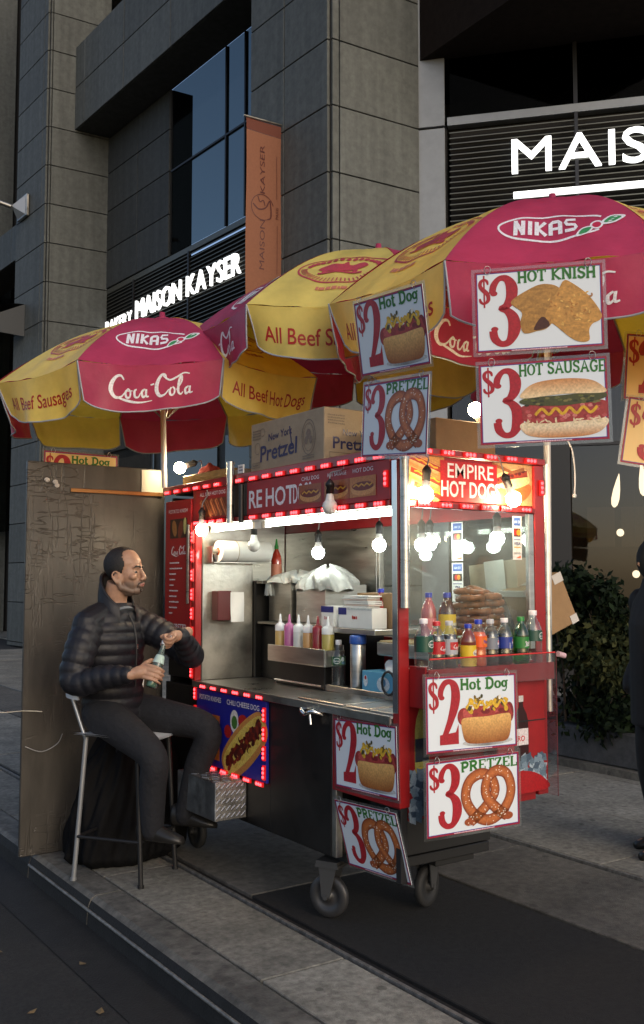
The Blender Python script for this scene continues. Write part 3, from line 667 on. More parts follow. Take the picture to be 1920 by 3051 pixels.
for u, z, lab in ((2.98, 2.30, 'small round lit lamp low in the cafe window under the first leaf lamp'), (3.45, 2.32, 'small round lit lamp low in the cafe window beside the street walker'), (3.2, 1.66, 'small warm table lamp shining deep inside the cafe')):
    p = E0 + dC * u + UP * z - nC * .9; t = thing('globe_lamp', lab, 'lamp', p, 'round lamps in the cafe')
    m = MB(); m.ball(p, .06, 10); m.obj('globe', lampm, t); m = MB(); m.tube([p + UP * .05, p + UP * (5.28 - z)], .005, 6); m.obj('cable', black, t)
# illuminated letters
def sign_letters(name, label, o, d, n, items, h, bold, depth, bar=None):
    t = thing(name, label, 'shop sign', o, 'lit shop signs on the building')
    u = 0; R = M(((d.x, 0, n.x), (d.y, 0, n.y), (0, 1, 0))).to_4x4()
    for word, hh, gap, sx in items:
        for ch in word:
            if ch == ' ': u += hh * .45; continue
            vs, fs = glyphs(ch, bold, .04); k = hh / cap(); x0 = min(v[0] for v in vs); x1 = max(v[0] for v in vs)
            mb = MB(); mb.add([o + d * (u + (v[0] - x0) * k * sx) + UP * (v[1] * k) + n * (v[2] * k + depth) for v in vs], fs)
            mb.obj('letter', signlit, t); u += (x1 - x0) * k * sx + hh * gap
    if bar:
        m = MB(); m.obox(o + d * bar[0] + UP * bar[1] + n * depth, d * bar[2], n * .06, UP * bar[3]); m.obj('light_bar', signlit, t)
    return t
sign_letters('shop_sign', 'large white lit letters with a lit bar beneath, on the louvres above the cafe', E0 + dC * 1.45 + UP * 7.74, dC, nC, [('MAISON', .52, .20, 1.22)], .52, .0, .1, (0.02, -.40, 4.6, .085))
sign_letters('shop_sign', 'long row of white lit letters across the dark louvres of the left bay', GO - dL * .12 + UP * 7.52 , -dL, nL, [('BAKERY', .27, .10, .95), (' ', .40, .1, 1), ('MAISON KAYSER', .43, .12, .90)], .43, .0, .08)
# orange banner on its pole
bn = thing('hanging_banner', 'orange vertical cloth banner with a brown hem, fixed to the near stone pillar', 'banner', (7.98, 12.7, 8.6))
Yb = 12.70; x0b, x1b, zb = 7.24, 7.97, 8.72
def bw(x, y, off=0): return V((x0b + x, Yb - off + .012 * sin(y * 2.3 + x * 5), zb + y))
m = MB(); m.grid(lambda u, v: bw(u * .73, -.19 - v * 4.2), 8, 24); m.obj('cloth', orangecloth, bn)
m = MB(); m.grid(lambda u, v: bw(u * .73, -v * .185), 8, 3); m.obj('hem', browncloth, bn)
m = MB(); m.tube([(x0b - .05, Yb, zb + .01), (7.99, Yb, zb + .035)], .02, 8); m.obj('pole', steel2, bn)
m = MB(); m.box((7.93, Yb - .07, zb - .12), (8.0, Yb + .07, zb + .1)); m.obj('bracket', darkmetal, bn, bevel=.01)
d = Decal(); bi = c(78, 30, 26)
d.text('MAISON', .33, -2.36, .085, bi, .0, 'l', rot=pi / 2, width=.78); d.text('KAYSER', .33, -1.16, .085, bi, .0, 'l', rot=pi / 2, width=.78)
d.ring(.29, -1.38, .20, .20, .012, bi, a0=.3, a1=5.6)
d.stroke([(.12, -1.35), (.22, -1.42), (.34, -1.38), (.42, -1.26), (.44, -1.5), (.38, -1.56)], .022, bi, smooth=6); d.stroke([(.2, -1.22), (.24, -1.3), (.3, -1.27), (.33, -1.35)], .016, bi, smooth=5)
d.text('PARIS', .58, -1.52, .05, bi, 0, 'l', 1.1, rot=pi / 2); d.rect(.55, -1.2, .558, -.5, bi); d.rect(.55, -2.4, .558, -1.62, bi)
d.build('print', bn, lambda x, y, off: bw(x, y, off + .006), maxe=.08)
# flag pole stub and a canopy on the far pillar
fp = thing('flag_pole', 'grey flag pole stub on a square wall plate, fixed to the far stone pillar', 'flag pole', (7.14, 23.8, 10.8))
o = A2 + dL * 1.25 + UP * 10.75 + nL * .06
m = MB(); m.obox(o - dL * .3 - UP * .28, dL * .6, nL * .08, UP * .56); m.obj('wall_plate', steel2, fp, bevel=.02)
m = MB(); m.add([o + nL * .07 + dL * a + UP * b for a, b in ((-.26, -.25), (.26, -.25), (.26, .25), (-.26, .25))] + [o + nL * .3 + dL * .1 + UP * .02], [(0, 1, 4), (1, 2, 4), (2, 3, 4), (3, 0, 4)]); m.obj('boss', mat('pale_metal', (.42, .44, .46), .4, .3), fp)
m = MB(); m.tube([o + nL * .3 + dL * .1, o + nL * 1.6 + dL * .75 + UP * .45], .06, 10); m.obj('pole', steel2, fp)
aw = thing('wall_canopy', 'dark curved canopy sticking out of the far pillar', 'awning', (7.0, 23.6, 8))
o = A2 + dL * 1.3 + UP * 8.25 + nL * .06
m = MB(); m.grid(lambda u, v: o + nL * (v * 1.5) + dL * (u * 2.2 - .2) + UP * (.1 - .75 * v * v - .05), 6, 8); m.obj('cover', darkmetal, aw)
m = MB(); m.add([o - dL * .2 + UP * .05, o - dL * .2 + nL * 1.5 - UP * .7, o - dL * .2 - UP * .75], [(0, 1, 2)]); m.obj('side_cheek', mat('canopy_side', (.05, .055, .06), .6), aw)

# ------------------------------------------------------------------ shrubs in a stone planter
def leaf_mesh(n, shape, seed, size=.05):
    r = random.Random(seed); m = MB()
    for i in range(n):
        p = shape(r); a = V((r.gauss(0, 1), r.gauss(0, 1), r.gauss(.3, .8))).normalized(); b = a.orthogonal().normalized(); b.rotate(M.Rotation(r.random() * 6.3, 3, a)); s = size * r.uniform(.6, 1.3)
        k = a.cross(b) * .32
        m.add([p, p + (b * .5 + k) * s, p + b * s * 1.15 - V((0, 0, .15 * s)), p + (b * .5 - k) * s], [(0, 1, 2, 3)], r.randrange(3))
    return m
leafA = [mat('leaf_dark', (.005, .011, .0045), .8, spec=.15), mat('leaf_mid', (.009, .019, .006), .8, spec=.15), mat('leaf_deep', (.005, .011, .005), .8, spec=.15)]
leafB = [mat('leaf_olive', (.02, .026, .009), .8, spec=.15), mat('leaf_dull', (.014, .022, .009), .8, spec=.15), mat('leaf_yellowish', (.05, .055, .02), .8, spec=.15)]
pl = thing('stone_planter', 'low dark stone planter standing on the pavement behind the food cart', 'planter', (6.9, 5.6, 0))
m = MB(); m.box((6.35, 4.75, 0), (7.9, 7.6, .06)); m.obj('foot', concrete2, pl)
m = MB(); m.box((6.42, 4.82, .06), (7.9, 7.5, .34)); m.obj('box', mat('planter_stone', (.06, .062, .066), .8, var=.25, scale=20, bump=.4, bscale=90), pl, bevel=.015)
m = MB(); m.box((6.50, 4.9, .342), (7.82, 7.42, .36)); m.obj('soil', dark, pl)
def shrub(name, label, ctr, r3, n, seed, mats, size, z0=.36, droop=False):
    t = thing(name, label, 'shrub', (ctr[0], ctr[1], z0), 'shrubs in the planter'); ctr = V(ctr)
    cl = random.Random(seed + 9); cs = [V((cl.gauss(0, .5), cl.gauss(0, .5), cl.gauss(0, .5))) for _ in range(16)]
    def sh(r):
        k = cs[r.randrange(16)]; q = k + V((r.gauss(0, .26), r.gauss(0, .26), r.gauss(0, .26)))
        if q.length > 1.1: q *= 1.0 / q.length * (.8 + .4 * r.random())
        return ctr + V((q.x * r3[0], q.y * r3[1], q.z * r3[2]))
    o = leaf_mesh(n, sh, seed, size).obj('foliage', mats, t); o['kind'] = 'stuff'
    m = MB(); r = random.Random(seed)
    for i in range(9): m.tube([(ctr.x + r.gauss(0, .05), ctr.y + r.gauss(0, .05), z0), (ctr.x + r.gauss(0, .12), ctr.y + r.gauss(0, .12), (z0 + ctr.z) / 2), (ctr.x + r.gauss(0, .3) * r3[0] * 2, ctr.y + r.gauss(0, .3) * r3[1] * 2, ctr.z + r3[2] * r.uniform(-.2, .7))], [.014, .01, .004], 6)
    o = m.obj('stem', mat('bark', (.05, .035, .025), .8), t); o['kind'] = 'stuff'
    return t
shrub('leafy_shrub', 'tall dark green shrub rising behind the tilted cardboard box', (6.55, 5.75, 1.30), (.34, .45, .36), 4200, 11, leafA, .065)
shrub('leafy_shrub', 'low olive shrub with drooping leaves beside the red drinks panel', (6.72, 5.5, .92), (.5, .5, .30), 3800, 12, leafB, .06)
shrub('leafy_shrub', 'dark shrub filling the back of the planter behind the street walker', (7.35, 5.3, .6), (.5, .6, .3), 3800, 13, leafA, .065)
shrub('leafy_shrub', 'low dark shrub at the foot of the planter', (6.62, 5.6, .5), (.35, .6, .3), 2600, 14, leafA, .06)
# ------------------------------------------------------------------ the hot dog cart
X0, X1, Y0, Y1, ZC, ZR = 2.55, 3.42, 3.17, 5.46, .985, 2.09
cart = thing('food_cart', 'red and stainless hot dog cart with red lights, an open service side and steel counter', 'food cart', (X0, Y0, 0))
def cb(name, a, b, mt, bevel=.003, parent=cart):
    m = MB(); m.box(a, b); return m.obj(name, mt, parent, bevel=bevel)
# chassis and body
cb('chassis', (X0 + .09, Y0 + .30, .27), (X1 - .09, Y1 - .03, .315), black)
cb('lower_body', (X0 + .17, Y0 + .30, .32), (X1 - .08, Y1 - .03, ZC - .06), black)
cb('end_inner', (X0 + .06, Y0 + .04, .56), (X1 - .08, Y0 + .29, ZC - .06), black)
cb('side_panel', (X0 + .005, 3.675, .315), (X0 + .165, 4.205, ZC - .032), darksteel)
cb('side_panel', (X0 + .01, 4.21, .315), (X0 + .165, Y1 - .03, ZC - .035), darksteel)
cb('frame_post', (X0 + .004, 3.635, .315), (X0 + .04, 3.67, ZC - .033), steel2)
cb('frame_post', (X0 + .004, Y0 + .004, .315), (X0 + .04, Y0 + .04, .62), darkmetal)
cb('red_panel', (X0, Y0 + .006, .615), (X0 + .03, 3.66, ZC - .033), redpaint)
# counter with lids
cb('counter', (X0 - .012, Y0 + .05, ZC - .03), (3.37, 5.03, ZC), steel, .004)
for y0, y1 in ((3.24, 3.42), (3.44, 3.60), (3.62, 4.0)):
    cb('lid', (X0 + .03, y0, ZC + .001), (2.86, y1, ZC + .010), steel, .003)
cb('counter_edge', (X0 - .018, Y0 + .05, ZC - .031), (X0 - .0125, 5.03, ZC + .004), steel2, .001)
cb('back_lip', (2.87, 3.24, ZC + .001), (2.885, 4.65, ZC + .035), steel2)
# handle on the black door
m = MB(); m.tube(catmull([(X0 - .005, 3.86, .945), (X0 - .05, 3.84, .955), (X0 - .055, 3.80, .94), (X0 - .05, 3.75, .955), (X0 - .005, 3.73, .94)], 5), .010, 8)
m.tube([(X0 - .03, 3.80, .95), (X0 - .03, 3.79, .89)], .008, 8); m.obj('handle', chrome, cart)
# posts, roof
cb('corner_post', (X0 - .004, Y0, .62), (X0 + .05, Y0 + .045, ZR), redpaint)
cb('post_trim', (X0 - .008, Y0 + .006, ZC + .02), (X0 - .005, Y0 + .04, ZR - .03), chrome, .001)
cb('corner_post', (X1 - .065, Y0, .58), (X1, Y0 + .05, ZR), redpaint)
cb('post_trim', (X1 - .10, Y0 + .004, 1.24), (X1 - .067, Y0 + .03, 1.862), steel)
cb('corner_post', (X0, 5.03, ZC), (X0 + .04, 5.07, ZR), redpaint); cb('corner_post', (X1 - .05, Y1 - .05, .58), (X1, Y1, ZR), redpaint)
cb('roof', (X0 + .01, Y0 + .01, ZR), (X1 - .01, Y1, ZR + .025), steel2)
cb('roof_edge', (X0 - .012, Y0 + .05, ZR - .018), (X0 + .009, Y1, ZR + .03), redpaint); cb('roof_edge', (X0 - .004, Y0 - .012, ZR + .002), (X1, Y0 + .009, ZR + .03), redpaint)
# umbrella sockets
for x, y, z0, z1 in ((X0 + .012, Y0 - .022, 1.44, 2.07), (X0 - .03, 4.57, 1.86, 2.19), (X1 + .02, Y0 + .01, .95, 2.1)):
    m = MB(); m.tube([(x, y, z0), (x, y, z1)], .02, 14); m.tube([(x, y, z1 - .012), (x, y, z1)], .023, 14); m.obj('umbrella_socket', steel, cart)
m = MB(); m.tube([(X0 - .02, 4.47, 1.86), (X0 - .02, 4.47, 2.06)], .014, 10); m.obj('cable_conduit', black, cart)
# back wall (building side) with a window, far wall, inner linings
cb('back_lower_wall', (X1 - .03, 3.24, .6), (X1, Y1 - .05, 1.24), redpaint); cb('back_top', (X1 - .03, 3.24, 1.86), (X1, Y1 - .05, ZR - .02), redpaint)
cb('back_wall', (X1 - .032, 4.42, 1.241), (X1 - .004, Y1 - .06, 1.859), steel)
cb('back_frame', (X1 - .034, 4.39, 1.241), (X1 - .002, 4.418, 1.859), steel2)
m = MB(); m.box((X1 - .014, 3.225, 1.242), (X1 - .008, 4.388, 1.858)); m.obj('side_pane', cartglass, cart)
cb('far_wall', (X0 + .045, 5.031, ZC), (2.93, 5.06, ZR - .03), steel2); cb('far_cabinet', (2.931, 5.00, ZC), (3.385, 5.42, 1.55), darksteel); cb('far_upper_wall', (2.931, 5.40, 1.551), (3.385, 5.43, ZR - .03), steel)
cb('ceiling', (X0 + .045, Y0 + .05, ZR - .018), (X1 - .04, Y1 - .05, ZR - .004), steel2)
# far part behind the menu panel
cb('far_body', (X0 + .03, 5.075, ZC), (X0 + .045, Y1 - .02, ZR - .06), darksteel); cb('far_end', (X0 + .05, Y1 - .03, .32), (X1 - .06, Y1 - .005, ZR - .03), darksteel)
cb('menu_panel', (X0 - .006, 5.085, 1.16), (X0 + .028, Y1 - .035, 2.03), redsign)
cb('menu_bracket', (X0 - .016, 5.095, 1.42), (X0 - .007, 5.12, 1.88), steel); 
# long fascia
cb('fascia', (X0 - .004, Y0 + .055, 1.895), (X0 + .02, 4.44, ZR - .02), redsign); cb('fascia', (X0 - .004, 4.62, 1.895), (X0 + .02, 5.03, ZR - .02), redsign)
cb('fascia_rail', (X0 - .010, Y0 + .055, 1.868), (X0 + .024, 5.03, 1.893), redpaint)
cb('fascia_block', (X0 + .0, 4.45, 1.895), (X0 + .02, 4.61, ZR - .02), darkmetal)
# end fascia, glass, tray cabinet
cb('end_fascia', (X0 + .052, Y0 + .012, 1.895), (X1 - .067, Y0 + .03, ZR), redsign); cb('end_rail', (X0 + .052, Y0 - .002, 1.864), (X1 - .067, Y0 + .036, 1.892), redpaint)
m = MB(); m.box((X0 + .055, Y0 + .012, 1.235), (X1 - .102, Y0 + .018, 1.862)); m.obj('front_pane', cartglass, cart)
cb('end_panel', (X0 + .052, Y0 + .012, .56), (X1 - .07, Y0 + .034, 1.19), redpaint)
cb('end_shelf', (2.92, Y0 + .04, 1.19), (X1 - .06, 3.80, 1.215), steel, .003)
TX0, TX1, TY = 2.60, 3.335, 3.052
cb('tray', (TX0, TY, 1.172), (TX1, Y0 - .004, 1.182), redpaint, .002); cb('tray_front', (TX0, TY - .006, 1.115), (TX1, TY - .001, 1.19), redpaint, .001)
m = MB(); m.box((TX0, TY - .012, 1.115), (TX1, TY - .0075, 1.232)); m.obj('tray_guard', acrylic, cart)
m = MB(); m.tube([(TX0, TY - .010, 1.233), (TX1, TY - .010, 1.233)], .0035, 6); m.obj('guard_rim', mat('red_rim', (.6, .03, .03), .3), cart)
m = MB(); m.box((TX1 + .001, TY - .012, .60), (TX1 + .006, Y0 - .004, 1.234)); m.obj('side_guard', acrylic, cart)
m = MB(); m.box((TX1 + .002, TY - .014, .60), (TX1 + .0055, TY - .0125, 1.234)); m.obj('guard_edge', mat('dark_red_edge', (.12, .015, .02), .4), cart)
m = MB(); m.tube([(TX1 + .02, TY - .01, 1.225), (TX1 + .06, TY - .012, 1.215)], .013, 10); m.obj('latch', mat('pink_knob', (.6, .4, .45), .4), cart)
cb('side_box', (X0 + .055, TY + .01, 1.03), (TX0 - .004, Y0 - .001, 1.20), redpaint)
cb('drawer_front', (3.03, TY + .05, .62), (TX1 - .005, Y0 + .01, 1.113), redpaint); cb('drawer_gap', (3.032, TY + .046, .93), (TX1 - .006, TY + .0495, .935), black, 0)
# castors
def castor(x, y, rot, mt=castwheel):
    w = MB(); w.lathe([(.06, -.018), (.092, -.018), (.098, -.008), (.098, .008), (.092, .018), (.06, .018), (.055, .012), (.02, .012), (.02, .03), (0, .03)], 24, 0)
    w.lathe([(.0, -.03), (.02, -.03), (.02, -.012), (.055, -.012), (.06, -.022)], 24, 0)
    R = T(x, y, .099) @ RZ(rot) @ RX(90)
    o = link('castor', w.mesh('castor_wheel', mt), cart, None); o.matrix_basis = R
    f = MB()
    for s in (-1, 1): f.add([(-.02, s * .034, .0), (.02, s * .034, .0), (.055, s * .034, .135), (-.035, s * .034, .135), (-.02, s * .040, .0), (.02, s * .040, .0), (.055, s * .040, .135), (-.035, s * .040, .135)], [(0, 3, 2, 1), (4, 5, 6, 7), (0, 1, 5, 4), (1, 2, 6, 5), (2, 3, 7, 6), (3, 0, 4, 7)])
    f.box((-.05, -.05, .135), (.07, .05, .150)); f.box((-.045, -.05, .150), (.065, .05, .166))
    f.tube([(0, -.045, 0), (0, .045, 0)], .012, 8)
    k = f.obj('fork', mat('fork_steel', (.10, .10, .10), .45, .6), o); k.matrix_parent_inverse = R.inverted(); k.matrix_basis = T(x, y, .099) @ RZ(rot)
    return o
castor(2.63, 3.80, -62); castor(3.10, 3.66, 20, rubber); castor(2.66, 5.2, -90, rubber); castor(3.30, 5.2, -90, rubber)
cb('wheel_bracket', (3.02, 3.5, .235), (3.26, 3.75, .268), black)
# diamond plate step
st = MB(); st.box((2.375, 4.445, .335), (X0 + .008, 4.88, .53)); st = st.obj('step_box', alu, cart, bevel=.004)
tm = MB(); tm.box((-.017, -.003, 0), (.017, .003, .0035)); tm = tm.mesh('tread_mark', alu, bevel=.0015)
for i in range(6):
    for j in range(7):
        x, y = 2.393 + i * .029, 4.475 + j * .06
        o = link('tread_mark', tm, st, T(x, y, .5305) @ RZ(45 if (i + j) % 2 else -45))
    for k in range(5): link('tread_mark', tm, st, T(2.393 + i * .029, 4.4445, .36 + k * .037) @ RX(90) @ RZ(42))
# blue picture panel with lights round it
cb('picture_panel', (X0 - .008, 4.225, .545), (X0 + .009, 4.985, .948), bluesign, .002)
# prints
def lx(y, z, off=0): return V((X0 - .0085 - off, y, z))      # long side: x of the print runs towards -Y
def long_map(yr, zr, back=.0085): return lambda x, y, off: V((X0 - back - off, yr - x, zr + y))
W_ = c(235, 232, 235)
d = Decal()
d.rect(.02, .03, .27, .27, c(190, 105, 45)); d.poly(catmull([(.03, .05), (.1, .25), (.2, .24), (.26, .1), (.2, .04)], 5, True), lambda x, y: tuple(v * (.75 + .4 * sin(x * 90) * sin(y * 120)) for v in c(215, 130, 70)))
d.ell(.43, .26, .045, .06, c(225, 220, 215)); d.ell(.43, .255, .03, .035, c(70, 120, 50)); d.ell(.52, .27, .05, .035, c(180, 30, 30)); d.ell(.36, .2, .04, .035, c(170, 30, 30))
A_ = .62
def rt(x, y): return (.53 + (x * cos(A_) - y * sin(A_)) * .88, .148 + .86 * (x * sin(A_) + y * cos(A_)))
bun = [(-.30, 0), (-.25, .09), (0, .125), (.25, .09), (.30, 0), (.25, -.10), (0, -.135), (-.25, -.10)]
d.poly(catmull([rt(*p) for p in bun], 5, True), lambda x, y: tuple(v * (.8 + .9 * max(0, min(.4, y))) for v in c(205, 140, 72))); d.poly(catmull([rt(p[0] * .94, p[1] * .72 + .004) for p in bun], 5, True), c(225, 195, 95))
rr = random.Random(5)
for i in range(130):
    a = -.24 + .48 * rr.random(); p = rt(a, .048 * (rr.random() * 2 - 1) * (1 - 6 * a * a)); d.ell(p[0], p[1], .020, .013, [c(95, 25, 15), c(130, 40, 20), c(70, 18, 12)][i % 3], 8, rr.random() * 3)
for i in range(9): p = rt(-.2 + .05 * i, .07 * (-1) ** i * .8); d.ell(p[0], p[1], .022, .012, c(215, 180, 80), 8, A_)
d.text('POTATO KNISHES', .16, .342, .026, W_, .01, 'c', width=.25); d.text('CHILI CHEESE DOG', .52, .342, .026, W_, .01, 'c', width=.34)
d.build('print', cart, long_map(4.98, .553))
# menu panel print
d = Decal(); d.text('POTATO KNISH', .165, .79, .022, W_, 0, 'c', width=.25)
d.rect(.06, .64, .29, .755, c(60, 35, 25)); d.ell(.12, .7, .03, .05, c(160, 110, 60), a=.3); d.ell(.2, .69, .03, .055, c(120, 60, 40), a=-.3); d.ell(.26, .71, .02, .05, c(200, 190, 120))
def coke(d, x, y, s, col, w=1.0):
    """flowing script wordmark drawn as strokes, x to the right, s = height of the capitals"""
    k = lambda *p: d.stroke([(x + a * s, y + b * s, t * s * w) for a, b, t in p], 0, col, smooth=6)
    k((.72, .80, .07), (.62, .96, .10), (.42, .92, .12), (.2, .66, .17), (.12, .34, .19), (.25, .1, .15), (.5, .12, .08), (.7, .3, .05))         # C
    k((.82, .42, .06), (.72, .28, .11), (.76, .1, .11), (.9, .12, .08), (.95, .32, .09), (.86, .44, .07), (.82, .36, .05), (1.05, .36, .05))     # o
    k((1.24, .42, .06), (1.14, .34, .11), (1.14, .12, .11), (1.28, .1, .07), (1.4, .26, .05))                                                   # c
    k((1.6, .42, .07), (1.46, .3, .11), (1.5, .1, .11), (1.64, .2, .07), (1.66, .42, .1), (1.64, .14, .1), (1.76, .12, .06))                     # a
    k((1.86, .58, .07), (2.02, .62, .07))                                                                                                       # -
    k((2.56, .78, .07), (2.5, .98, .09), (2.34, .96, .12), (2.16, .66, .17), (2.12, .32, .19), (2.26, .1, .15), (2.48, .14, .08), (2.66, .34, .05))  # C
    k((2.42, .94, .07), (2.7, .74, .09), (3.0, .84, .09), (3.3, 1.0, .07), (3.56, .96, .05))
    k((2.78, .42, .06), (2.7, .28, .11), (2.74, .1, .11), (2.88, .12, .08), (2.92, .32, .09), (2.83, .44, .07))                                 # o
    k((3.0, .3, .05), (3.22, .62, .08), (3.22, .88, .1), (3.12, .7, .12), (3.08, .24, .12), (3.2, .1, .08), (3.3, .2, .05))                      # l
    k((3.54, .42, .07), (3.4, .3, .11), (3.44, .1, .11), (3.58, .2, .07), (3.6, .42, .1), (3.6, .14, .1), (3.74, .14, .06))                      # a
    k((.3, .1, .05), (.8, -.04, .12), (1.3, -.12, .08), (1.9, -.06, .03))                                                                       # tail
    return d
coke(d, .08, .54, .052, W_)
for i, wd in enumerate((.13, .17, .09, .08, .06, .12, .1, .13, .11, .05)): d.dashes(.06, .49 - i * .033, .06 + wd, .009, W_, i)
d.text('HOT PRETZEL', .165, .10, .034, W_, .012, 'c', width=.27); d.text('$', .24, .045, .03, W_, .01)
d.build('print', cart, long_map(Y1 - .04, 1.165, .0065))
# fascia print
d = Decal(); fw_ = 1.215
d.text('RE', .02, .035, .088, W_, .018, 'l'); d.text('HOT', .19, .035, .088, W_, .018, 'l'); d.text('DOGS', .45, .035, .088, W_, .018, 'l', width=.16)
for i, (t_, x) in enumerate((('CHILI DOG', .60), ('HOT SAUSAGE', .82), ('HOT DOG', 1.02))):
    d.text(t_, x, .135, .018, W_, .005, 'c', width=.15); d.rect(x - .1, .025, x + .095, .115, [c(150, 80, 45), c(165, 95, 55), c(185, 120, 65)][i])
    d.ell(x, .06, .09, .03, c(205, 150, 90)); d.ell(x, .072, .08, .02, c(110, 35, 22)); d.stroke([(x - .07 + .02 * k, .072 + .01 * (k % 2)) for k in range(8)], .008, c(205, 150, 50))
d.build('print', cart, long_map(4.435, 1.896, .0045))
d = Decal(); d.text('ALL BEEF HOT DOG', .2, .135, .02, W_, .005, 'c', width=.3); d.rect(.05, .015, .36, .115, c(120, 60, 35))
for k in range(5): d.stroke([(.06 + .06 * k, .11), (.13 + .06 * k, .02)], .03, c(165, 90, 50), c(205, 130, 80)); d.stroke([(.07 + .06 * k, .105), (.13 + .06 * k, .025)], .009, c(130, 45, 25))
d.build('print', cart, long_map(5.025, 1.896, .0045))
# end fascia print
ex = X1 - .067 - X0 - .052
d = Decal(); d.rect(0, 0, .21, .19, c(205, 150, 80)); d.rect(.50, 0, ex, .19, c(190, 150, 100))
for i in range(3):
    y = .16 - i * .06; d.stroke([(-.02 + .02 * i, y + .03), (.18, y - .03)], .05, c(190, 120, 60), c(235, 190, 125)); d.stroke([(.0 + .02 * i, y + .028), (.19, y - .026)], .022, c(150, 40, 25), c(190, 65, 40))
    d.stroke([(.02 + .022 * k + .02 * i, y + .022 - .0065 * k + .006 * (k % 2)) for k in range(8)], .007, c(230, 180, 50))
d.poly(catmull([(.50, .02), (.55, .0), (.66, .01), (.73, .05), (.735, .10), (.6, .09), (.51, .06)], 5, True), lambda x, y: tuple(a * (.7 + 3 * y) for a in c(190, 105, 50)))
d.poly(catmull([(.50, .10), (.56, .15), (.70, .17), (.735, .13), (.72, .10), (.6, .07)], 5, True), c(235, 195, 135)); d.stroke([(.52, .10), (.6, .13), (.72, .15)], .03, c(110, 35, 22), c(160, 60, 35), smooth=4)
for i in range(8): d.ell(.53 + .023 * i, .11 + .006 * i + .006 * (i % 2), .012, .008, c(90, 25, 15), 7)
d.stroke([(.5, .18), (.62, .15), (.7, .17)], .015, c(140, 85, 45))
d.rect(.185, 0, .525, .178, c(185, 22, 28)); d.text('EMPIRE', .365, .105, .062, W_, .008, 'c', width=.275); d.text('HOT DOGS', .365, .022, .066, W_, .02, 'c', width=.35)
d.build('print', cart, lambda x, y, off: V((X0 + .052 + x, Y0 + .0115 - off, 1.898 + y)))
# soft drink picture on the end panel: bottles over ice on red
d = Decal()
def pbottle(x, y, w, h, body, lab, capc):
    d.poly(catmull([(x - w * .5, y), (x - w * .5, y + h * .62), (x - w * .16, y + h * .84), (x - w * .14, y + h * .95), (x + w * .14, y + h * .95), (x + w * .16, y + h * .84), (x + w * .5, y + h * .62), (x + w * .5, y)], 3), body)
    d.rect(x - w * .17, y + h * .91, x + w * .17, y + h, capc); d.rect(x - w * .5, y + h * .28, x + w * .5, y + h * .52, lab)
rr = random.Random(8)
pbottle(.07, .12, .075, .40, c(175, 165, 85), c(40, 50, 60), c(190, 180, 90)); d.rect(.033, .17, .108, .21, c(205, 180, 70))
pbottle(.53, .16, .05, .34, c(70, 130, 60), c(210, 210, 200), c(50, 120, 50))
d.build('print', cart, lambda x, y, off: V((X0 + .055 + x, Y0 + .0115 - off, .565 + y)))
d = Decal()
pbottle(.145, .12, .085, .30, c(48, 14, 14), c(225, 215, 215), c(205, 200, 195)); d.text('ZERO', .125, .222, .022, c(190, 20, 30), .02)
for i in range(120): d.ell(.0 + .285 * rr.random(), .03 + .12 * rr.random(), .026, .018, [c(120, 140, 155), c(95, 115, 130), c(165, 180, 190), c(70, 88, 105)][i % 4], 4, rr.random() * 3)
d.poly(catmull([(.0, .0), (.02, .05), (.1, .09), (.2, .085), (.28, .05), (.3, .0)], 5, True), c(165, 12, 20)); d.text('$', .07, .02, .035, W_, .02)
d.build('print', cart, lambda x, y, off: V((3.033 + x, TY + .0495 - off - .001, .625 + y)))
d = Decal()
for i in range(150): d.ell(.005 + .16 * rr.random(), .19 * rr.random(), .03, .02, [c(120, 138, 150), c(85, 105, 120), c(150, 165, 175), c(60, 78, 95)][i % 4], 4, rr.random() * 3)
d.build('print', cart, lambda x, y, off: V((X0 + .056 + x, Y0 + .0095 - off, .565 + y)))
# card stickers on the panes
def card_strip(parent, mp, n=4, h=.20, w=.058):
    d = Decal(); d.rect(0, 0, w, h, c(225, 225, 222)); p = h / n
    d.rect(.008, h - p + .006, w - .008, h - .006, c(60, 95, 165)); d.text('AM EX', w / 2, h - p + .018, .012, c(200, 215, 235), .02)
    y = h - 2 * p; d.rect(.008, y + .006, w - .008, y + p - .006, c(35, 30, 35)); d.ell(w / 2 - .009, y + p / 2, .013, .014, c(200, 40, 35)); d.ell(w / 2 + .009, y + p / 2, .013, .014, c(225, 150, 40))
    y = h - 3 * p; d.rect(.008, y + p - .01, w - .008, y + p - .006, c(60, 60, 130)); d.text('VISA', w / 2, y + .017, .014, c(40, 45, 110), .03); d.rect(.008, y + .005, w - .008, y + .010, c(220, 160, 50))
    d.text('DISCOVER', w / 2, .026, .008, c(60, 50, 50), .01, width=.042); d.poly([(.02, .008), (w - .008, .008), (w - .008, .02)], c(220, 110, 50))
    return d.build('print', parent, mp)
card_strip(cart, lambda x, y, off: V((3.222 + x, Y0 + .0115 - off, 1.648 + y)))
for z in (1.655, 1.445): card_strip(cart, lambda x, y, off: V((X1 - .0145 - off, 3.80 - x, z + y)), w=.085)
